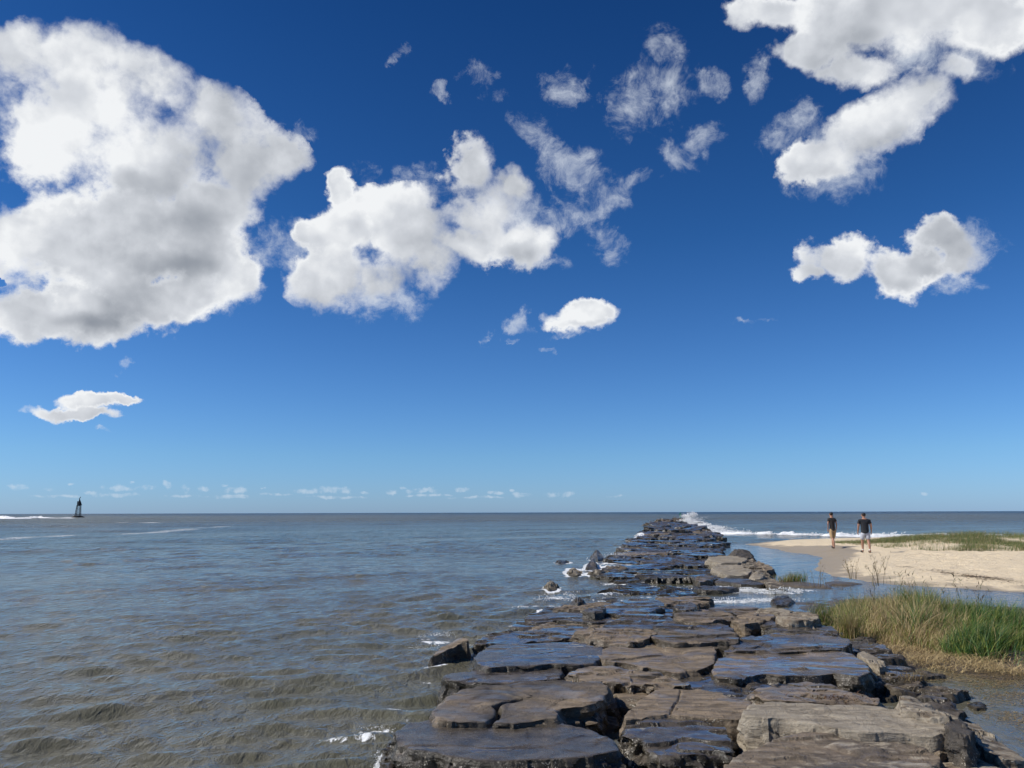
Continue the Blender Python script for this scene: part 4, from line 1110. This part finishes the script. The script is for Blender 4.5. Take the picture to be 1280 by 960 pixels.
def skin_mesh(name, J, E, mat, sub=2, flat=None, root=0):
    """J: list of (x,y,z,r); grows a continuous surface round the edges E"""
    me = bpy.data.meshes.new(name + '_frame')
    me.from_pydata([j[:3] for j in J], E, []); me.update()
    o = bpy.data.objects.new(name + '_tmp', me); COL.objects.link(o)
    md = o.modifiers.new('skin', 'SKIN'); md.use_smooth_shade = True; md.branch_smoothing = .4
    sv = me.skin_vertices[0].data
    for i, j in enumerate(J):
        sv[i].radius = (j[3], j[3] if len(j) < 5 else j[4]); sv[i].use_root = (i == root)
    ms = o.modifiers.new('sub', 'SUBSURF'); ms.levels = sub; ms.render_levels = sub
    bpy.context.view_layer.update()
    dg = bpy.context.evaluated_depsgraph_get()
    res = bpy.data.meshes.new_from_object(o.evaluated_get(dg))
    res.name = name
    bpy.data.objects.remove(o); bpy.data.meshes.remove(me)
    for v in res.vertices:
        x, y, z = v.co
        if .84 < z < 1.47 and abs(x) < .25:
            k = min(1, (z - .84) / .1) * min(1, (1.47 - z) / .05); v.co.y = y * (1 - .28 * k)
    res.materials.clear(); res.materials.append(mat)
    for p in res.polygons: p.use_smooth = True
    return res

def make_person(X, Y, label, build=1.0, height=1.75, stride=.12, shirt=None, shorts=None, shorts_end=.50, hair=True, shoe=None, sock=None, turn=0.0, swing=.05, sleeve=.55):
    p = at(X, Y, .28); zz, _ = sand_h(np.array([p[0]]), np.array([p[1]]))
    root = bpy.data.objects.new('person', None); COL.objects.link(root)
    root.location = (p[0], p[1], float(zz[0])); root.rotation_euler = (0, 0, turn)
    s = height / 1.76; root.scale = (s, s, s)
    root['label'] = label; root['category'] = 'person'
    B = build
    sh, hip = .175 * B, .095
    J = [(0, 0, .95, .112 * B), (0, 0, 1.12, .105 * B), (0, -.005, 1.30, .130 * B), (0, -.005, 1.43, .085 * B), (0, .01, 1.50, .062), (0, .035, 1.585, .080), (0, .045, 1.66, .092), (0, .040, 1.72, .064)]
    E = [(0, 1), (1, 2), (2, 3), (3, 4), (4, 5), (5, 6), (6, 7)]
    arms = {}
    legs = {}
    for sx in (-1, 1):
        n0 = len(J)
        el = (sx * (sh + .055), -.03 + sx * swing * .5, 1.16); wr = (sx * (sh + .060), .04 + sx * swing, .93)
        J += [(sx * sh, -.005, 1.395, .055 * B), (*el, .041 * B), (*wr, .028)]
        E += [(3, n0), (n0, n0 + 1), (n0 + 1, n0 + 2)]
        palm = (wr[0], wr[1] + .02, wr[2] - .065); J.append((*palm, .030, .018)); E.append((n0 + 2, n0 + 3))
        arms[sx] = (J[n0], J[n0 + 1])
        for f, (oy, ln) in enumerate(((-.030, .062), (-.010, .078), (.010, .074), (.028, .058))):
            b0 = (palm[0], palm[1] + oy, palm[2] - .028); m0 = (palm[0] - sx * .008, palm[1] + oy * 1.05 + .004, b0[2] - ln * .5); e0 = (palm[0] - sx * .022, palm[1] + oy * 1.05 + .006, b0[2] - ln * .95)
            k = len(J); J += [(*b0, .009), (*m0, .0085), (*e0, .007)]; E += [(n0 + 3, k), (k, k + 1), (k + 1, k + 2)]
        k = len(J); J += [(palm[0] - sx * .006, palm[1] + .040, palm[2] + .015, .010), (palm[0] - sx * .014, palm[1] + .058, palm[2] - .020, .008)]
        E += [(n0 + 3, k), (k, k + 1)]
        st = stride * sx
        kn = (sx * .105, st * .55 + .03, .50); an = (sx * .10, st, .10 + (.03 if st < 0 else 0)); to = (sx * .12, st + .17, .035)
        n1 = len(J); J += [(sx * hip, 0, .87, .082 * B), (*kn, .062 * (.5 + B / 2)), (an[0], an[1], .32, .058), (*an, .038), (sx * .11, st - .02, .05, .040), (*to, .034)]
        E += [(0, n1), (n1, n1 + 1), (n1 + 1, n1 + 2), (n1 + 2, n1 + 3), (n1 + 3, n1 + 4), (n1 + 4, n1 + 5)]
        legs[sx] = J[n1:n1 + 6]
    k = len(J); J += [(0, .138, 1.640, .014), (-.094, .035, 1.640, .018), (.094, .035, 1.640, .018)]
    E += [(6, k), (6, k + 1), (6, k + 2)]
    link('body', skin_mesh('body', J, E, m_skin), parent=root)
    # shirt
    Js = [(0, 0, .80, .150 * B), (0, 0, .95, .158 * B), (0, 0, 1.12, .152 * B), (0, -.005, 1.30, .170 * B), (0, -.005, 1.42, .118 * B), (0, .0, 1.50, .082)]
    Es = [(0, 1), (1, 2), (2, 3), (3, 4), (4, 5)]
    for sx in (-1, 1):
        a, c_ = arms[sx]; k = len(Js)
        mid = [a[i] + (c_[i] - a[i]) * sleeve for i in range(3)]
        Js += [(a[0], a[1], a[2], .072 * B), (*mid, .062 * B)]; Es += [(4, k), (k, k + 1)]
    link('shirt', skin_mesh('shirt', Js, Es, shirt), parent=root)
    Jp = [(0, 0, 1.02, .140 * B), (0, 0, .90, .152 * B)]; Ep = [(0, 1)]
    for sx in (-1, 1):
        L = legs[sx]; k = len(Jp); t = (L[0][2] - shorts_end) / (L[0][2] - L[1][2])
        e = [L[0][i] + (L[1][i] - L[0][i]) * t for i in range(3)]
        Jp += [(L[0][0] * 1.02, L[0][1], L[0][2] - .05, .112 * B), (*e, .088 * B)]; Ep += [(1, k), (k, k + 1)]
    link('shorts', skin_mesh('shorts', Jp, Ep, shorts), parent=root)
    # hair
    if hair:
        link('hair', skin_mesh('hair', [(0, .004, 1.575, .074), (0, .020, 1.66, .108), (0, .033, 1.745, .078)], [(0, 1), (1, 2)], m_hair, 2), parent=root)
    for sx in (-1, 1):
        L = legs[sx]
        link('shoe', skin_mesh('shoe', [(L[4][0], L[4][1] - .02, .05, .052), (L[5][0], L[5][1] - .06, .045, .050), (L[5][0], L[5][1], .04, .042)], [(0, 1), (1, 2)], shoe, 1), parent=root)
        if sock: link('sock', skin_mesh('sock', [(L[3][0], L[3][1], .08, .046), (L[3][0], L[3][1] + .004, .19, .048)], [(0, 1)], sock, 1), parent=root)
        bm = bmesh.new(); bmesh.ops.create_uvsphere(bm, u_segments=10, v_segments=8, radius=.012)
        me = bpy.data.meshes.new('eye'); bm.to_mesh(me); bm.free(); me.materials.append(m_eye)
        link('eye', me, (sx * .032, .126, 1.660), parent=root)
    return root
make_person(1042, 683.0, 'slim person in a black T-shirt and khaki shorts walking away over the sand', .94, 1.80, .27, m_tee2, m_khaki, .46, True, m_shoe, None, .06, .05)
make_person(1083, 688.0, 'broad-shouldered person in a dark navy T-shirt, light grey shorts and white socks, walking away', 1.20, 1.78, -.13, m_tee, m_grey, .55, True, m_shoe, m_white, -.05, -.06, .68)
# ------------------------------------------------------------------ old beacon tower out at sea
m_rust = simple_mat('rusty_steel', (.06, .05, .045), .8, .4, 1.5)
m_tanp = simple_mat('weathered_tan_panel', (.30, .25, .19), .8, .3, 1.0)
m_base = simple_mat('dark_caisson', (.035, .028, .022), .8, .4, .8)
m_green = simple_mat('green_paint', (.05, .34, .20), .5, .2, 4)
def tube(bm, a, b_, r, k=6):
    a, b_ = Vector(a), Vector(b_); d = b_ - a
    q = d.to_track_quat('Z', 'Y'); rings = []
    for p in (a, b_):
        rings.append([bm.verts.new(p + q @ Vector((math.cos(2 * math.pi * i / k) * r, math.sin(2 * math.pi * i / k) * r, 0))) for i in range(k)])
    for i in range(k): bm.faces.new((rings[0][i], rings[0][(i + 1) % k], rings[1][(i + 1) % k], rings[1][i]))
    bm.faces.new(rings[0][::-1]); bm.faces.new(rings[1])
def prism(bm, pts, z0, z1):
    a = [bm.verts.new((x, y, z0)) for x, y in pts]; b_ = [bm.verts.new((x, y, z1)) for x, y in pts]; n = len(pts)
    for i in range(n): bm.faces.new((a[i], a[(i + 1) % n], b_[(i + 1) % n], b_[i]))
    bm.faces.new(a[::-1]); bm.faces.new(b_)
def done(bm, name, mat, parent, loc=(0, 0, 0)):
    bmesh.ops.recalc_face_normals(bm, faces=bm.faces)
    me = bpy.data.meshes.new(name); bm.to_mesh(me); bm.free(); me.materials.append(mat)
    return link(name, me, loc, parent=parent)
TD = 420.0
d_ = ray(97.5, 642); tx = d_.x / d_.y * TD
U = TD / 965.0 * 1.0                              # metres covered by one pixel of the photograph out there
tower = bpy.data.objects.new('beacon_tower', None); COL.objects.link(tower); tower.location = (tx, TD, 0); tower.rotation_euler = (0, 0, R(12))
tower['label'] = 'rusty skeleton beacon tower on a low dark base far out in the sea'; tower['category'] = 'tower'
ztop = 22.0 * U * .95
bm = bmesh.new()
prs = np.random.RandomState(4)
k = 22; lo = [bm.verts.new((math.cos(6.283 * i / k) * 8.2 * U * prs.uniform(.9, 1.1), math.sin(6.283 * i / k) * 4 * U, -1.5)) for i in range(k)]
mi = [bm.verts.new((math.cos(6.283 * i / k) * 7.2 * U * prs.uniform(.85, 1.1), math.sin(6.283 * i / k) * 3.4 * U, .8 * U * prs.uniform(.8, 1.2))) for i in range(k)]
hi = [bm.verts.new((math.cos(6.283 * i / k) * 4.6 * U * prs.uniform(.85, 1.1), math.sin(6.283 * i / k) * 2.8 * U, 1.9 * U * prs.uniform(.9, 1.1))) for i in range(k)]
for A_, B_ in ((lo, mi), (mi, hi)):
    for i in range(k): bm.faces.new((A_[i], A_[(i + 1) % k], B_[(i + 1) % k], B_[i]))
bm.faces.new(hi)
done(bm, 'base', m_base, tower)
def legp(sx, sy, t):                                # the four legs lean in
    w = (2.7 + (1.9 - 2.7) * t) * U
    return (sx * w + .2 * U * t, sy * w, 1.5 * U + (ztop * .68 - 1.5 * U) * t)
for sx in (-1, 1):
    for sy in (-1, 1):
        bm = bmesh.new(); tube(bm, legp(sx, sy, 0), legp(sx, sy, 1), .30 * U); done(bm, 'leg', m_rust, tower)
bm = bmesh.new()
for i in range(4):
    t0, t1 = i / 4, (i + 1) / 4
    cs = [(-1, -1), (1, -1), (1, 1), (-1, 1)]
    for j in range(4):
        a, c_ = cs[j], cs[(j + 1) % 4]
        tube(bm, legp(*a, t0), legp(*c_, t1), .13 * U); tube(bm, legp(*c_, t0), legp(*a, t1), .13 * U); tube(bm, legp(*a, t1), legp(*c_, t1), .16 * U)
done(bm, 'cross_bracing', m_rust, tower)
zb_ = ztop * .68
bm = bmesh.new(); w = 2.2 * U; prism(bm, [(-w, -w), (w, -w), (w, w), (-w, w)], zb_, zb_ + .4 * U); done(bm, 'platform', m_rust, tower)
bm = bmesh.new(); w = 1.5 * U; prism(bm, [(-w * 1.1, -w), (w * .5, -w), (w * .5, w), (-w * 1.1, w)], zb_ + .4 * U, zb_ + 5.6 * U); done(bm, 'lantern_house', m_tanp, tower)
bm = bmesh.new()                                   # dark triangular daymark on the right
a = [(0.2 * U, zb_ + .2 * U), (4.2 * U, zb_ + .6 * U), (3.0 * U, zb_ + 4.0 * U), (1.2 * U, zb_ + 8.2 * U), (.3 * U, zb_ + 7.0 * U)]
f1 = [bm.verts.new((x, -1.9 * U, z)) for x, z in a]; f2 = [bm.verts.new((x, -1.5 * U, z)) for x, z in a]
bm.faces.new(f1); bm.faces.new(f2[::-1])
for i in range(5): bm.faces.new((f1[i], f2[i], f2[(i + 1) % 5], f1[(i + 1) % 5]))
done(bm, 'daymark', m_rust, tower)
bm = bmesh.new(); tube(bm, (.2 * U, 0, zb_ + 5 * U), (.3 * U, 0, zb_ + 9.0 * U), .45 * U); tube(bm, (.3 * U, 0, zb_ + 8.6 * U), (1.3 * U, 0, zb_ + 11.0 * U), .35 * U); done(bm, 'mast', m_rust, tower)

# ------------------------------------------------------------------ small green marker on the tip of the jetty
GD = 137.0; d_ = ray(850.5, 645); gx = d_.x / d_.y * GD
mk = bpy.data.objects.new('channel_marker', None); COL.objects.link(mk); mk.location = (gx, GD, .9)
mk['label'] = 'tiny green marker post at the very tip of the jetty'; mk['category'] = 'marker'
bm = bmesh.new(); tube(bm, (0, 0, -.6), (0, 0, .9), .05, 8); done(bm, 'post', m_green, mk)
bm = bmesh.new(); prism(bm, [(-.17, -.03), (.17, -.03), (.17, .03), (-.17, .03)], .45, .85); done(bm, 'board', m_green, mk, (0, -.1, 0))
bm = bmesh.new(); prism(bm, [(-.09, -.09), (.09, -.09), (.09, .09), (-.09, .09)], .9, 1.02); done(bm, 'lamp', m_green, mk)

# ------------------------------------------------------------------ breaking waves and spray
m_foam, g, b = material('sea_foam')
pos = g.new('ShaderNodeNewGeometry').outputs['Position']
g.put(b.inputs['Base Color'], g.mix(g.ss(g.noise(pos, 2.6, 6, .7), .35, .5), (.74, .76, .76), (.92, .93, .93)))
b.inputs['Roughness'].default_value = .7
g.put(b.inputs['Normal'], g.bump(g.noise(pos, 3, 6, .75), .8, .2))
def surf(name, pts, hgt, wid, seed, label, ds=.18, wav=.6):
    L = np.array([at(X, Y, 0)[:2] for X, Y in pts]); L = resample_open(L, ds); n = len(L)
    T = np.gradient(L, axis=0); T /= np.hypot(*T.T)[:, None]; N = np.stack([-T[:, 1], T[:, 0]], 1)
    m = 16; V = []
    s = np.cumsum(np.concatenate([[0], np.hypot(*np.diff(L, axis=0).T)]))
    hh = hgt * np.clip(.55 + wav * 1.5 * fbm(np.stack([s * .13, s * 0 + seed, s * 0], 1), 3, seed), .06, 1.4) * np.minimum(1, np.minimum(s, s[-1] - s) / 2.5 + .02)
    off = .8 * fbm(np.stack([s * .2, s * 0 + 9, s * 0], 1), 2, seed + 1)
    for j in range(m):
        t = j / (m - 1); w = (t - .5) * 2
        xy = L + N * ((w * wid + off))[:, None]
        z = hh * (1 - w * w) ** .8 * (1 + .9 * fbm(np.stack([xy[:, 0] * 1.8, xy[:, 1] * 1.8, s * 0], 1), 4, seed + 2, .6)) - .06
        V.append(np.stack([xy[:, 0], xy[:, 1], z], 1))
    V = np.stack(V, 1).reshape(-1, 3); I = np.arange(n * m).reshape(n, m)
    Q = np.stack([I[:-1, :-1], I[1:, :-1], I[1:, 1:], I[:-1, 1:]], -1).reshape(-1, 4)
    link(name, mesh_np(name, V, Q, m_foam), label=label, kind='stuff')
def resample_open(P, step):
    L = np.hypot(*np.diff(P, axis=0).T); s = np.concatenate([[0], np.cumsum(L)]); t = np.linspace(0, s[-1], max(8, int(s[-1] / step)))
    return np.stack([np.interp(t, s, P[:, 0]), np.interp(t, s, P[:, 1])], 1)
surf('surf', [(888, 668), (910, 670), (945, 671.2), (1000, 671.8), (1080, 672), (1160, 672)], .33, .9, 3, 'white line of surf between the jetty and the sand bar')
surf('surf', [(960, 669.2), (1010, 669.6), (1080, 669.5), (1180, 670), (1300, 670.5)], .24, .6, 13, 'second white breaker behind the walking people')
surf('surf', [(0, 648.6), (20, 648.7), (45, 648.3), (75, 648.2), (92, 648.0)], 1.0, 3.0, 23, 'thin white breaker beside the beacon tower', ds=1.0)

def spray(name, clouds, label, seed):
    rr = np.random.RandomState(seed); Vs = []; Fs = []; o = 0
    octa = np.array([(1, 0, 0), (-1, 0, 0), (0, 1, 0), (0, -1, 0), (0, 0, 1), (0, 0, -1)], float)
    fo = np.array([(0, 2, 4), (2, 1, 4), (1, 3, 4), (3, 0, 4), (2, 0, 5), (1, 2, 5), (3, 1, 5), (0, 3, 5)])
    for X, Yp, D_, zc, sx, sy, sz, n, r0, r1 in clouds:
        d_ = ray(X, Yp); cx = d_.x / d_.y * D_
        sub_ = rr.normal(0, .85, (14, 3)); w_ = rr.randint(0, 14, n)
        p = (sub_[w_] + rr.normal(0, 1, (n, 3)) * rr.uniform(.15, .55, 14)[w_][:, None]) * (sx, sy, sz) + (cx, D_, zc)
        p[:, 2] = np.abs(p[:, 2])
        r = rr.uniform(r0, r1, n) * np.exp(rr.normal(0, .3, n))
        V = p[:, None, :] + octa[None] * r[:, None, None] * rr.uniform(.6, 1.4, (n, 6, 1))
        Vs.append(V.reshape(-1, 3)); Fs.append((fo[None] + (np.arange(n) * 6)[:, None, None]).reshape(-1, 3) + o); o += n * 6
    link(name, mesh_np(name, np.vstack(Vs), np.vstack(Fs), m_foam), label=label, kind='stuff')
spray('spray', [(863, 655, 112, .75, .75, 1.2, .42, 4000, .02, .06), (858, 655, 114, .25, .8, 1.2, .30, 1800, .025, .07), (871, 655, 108, .42, .9, 1.2, .22, 2200, .02, .06), (880, 657, 102, .25, 1.0, 1.2, .16, 2000, .02, .06),
                (889, 660, 92, .15, .9, 1.2, .12, 1700, .015, .045), (897, 662, 84, .12, .8, 1.2, .10, 1300, .015, .04), (866, 655, 111, 1.15, 1.0, 1.5, .35, 500, .01, .03)],
      'white spray of a wave bursting against the right side of the jetty tip', 5)
spray('splash', [(550, 795, at(550, 798)[1], .05, .16, .06, .035, 220, 0.0020, 0.0060), (690, 750, at(690, 751)[1], .05, .22, .1, .04, 260, 0.0030, 0.0090), (715, 751, at(715, 752)[1], .10, .15, .1, .07, 240, 0.0040, 0.0100),
                 (600, 815, at(597, 822)[1], .05, .08, .1, .04, 180, 0.0020, 0.0050), (785, 694, at(785, 697)[1], .1, .6, .5, .08, 400, 0.0060, 0.0150), (765, 697, at(762, 699)[1], .05, .5, .3, .08, 320, 0.0060, 0.0150),
                 (530, 807, at(530, 812)[1], .02, .2, .05, .02, 120, 0.0020, 0.0050), (478, 950, at(478, 952)[1], .03, .04, .04, .03, 100, 0.0015, 0.0045), (470, 905, at(470, 912)[1], .0, .12, .06, .012, 80, 0.0015, 0.0040)],
      'white splashes of water against the left side of the jetty stones', 6)
spray('rapids', [(930, 737, at(930, 738)[1], .02, .5, .25, .03, 924, 0.0048, 0.0132), (975, 741, at(975, 742)[1], .04, .35, .10, .04, 704, 0.0048, 0.0132), (905, 751, at(905, 752)[1], .0, .45, .08, .03, 660, 0.0036, 0.0108), (880, 728, at(880, 728)[1], .02, .1, .06, .03, 154, 0.0036, 0.0096), (955, 750, at(955, 751)[1], .0, .3, .15, .03, 330, 0.0036, 0.0096)],
      'white churned water running across the jetty through the overflow channel', 7)

cl_ = []
crs = np.random.RandomState(31)
for i in range(60):
    t = crs.rand() ** 1.3; X = 892 + t * 250; Yp = np.interp(X, [892, 910, 945, 1000, 1160], [668.3, 670, 671.2, 671.6, 671.8]); D_ = at(X, Yp)[1]
    cl_.append((895 + crs.rand() * 40, 669, at(905, 669)[1] + crs.normal(0, 1.2), .2 * crs.uniform(.2, 1.2), .6, .6, .12, 60, .015, .045)) if i % 2 else None
    cl_.append((X, Yp, D_ + crs.normal(0, .3), .16 * crs.uniform(.2, 1.1), .55, .3, .10, 80, .015, .04))
spray('surf_spray', cl_, 'ragged white froth thrown up along the surf line by the sand bar', 9)
# ------------------------------------------------------------------ the sea is laid last: its foam follows the stones
V, Q, fo, am = build_water()
sea = link('water', mesh_np('water', V, Q, m_water, attrs={'foam': fo, 'calm': am}), kind='structure')
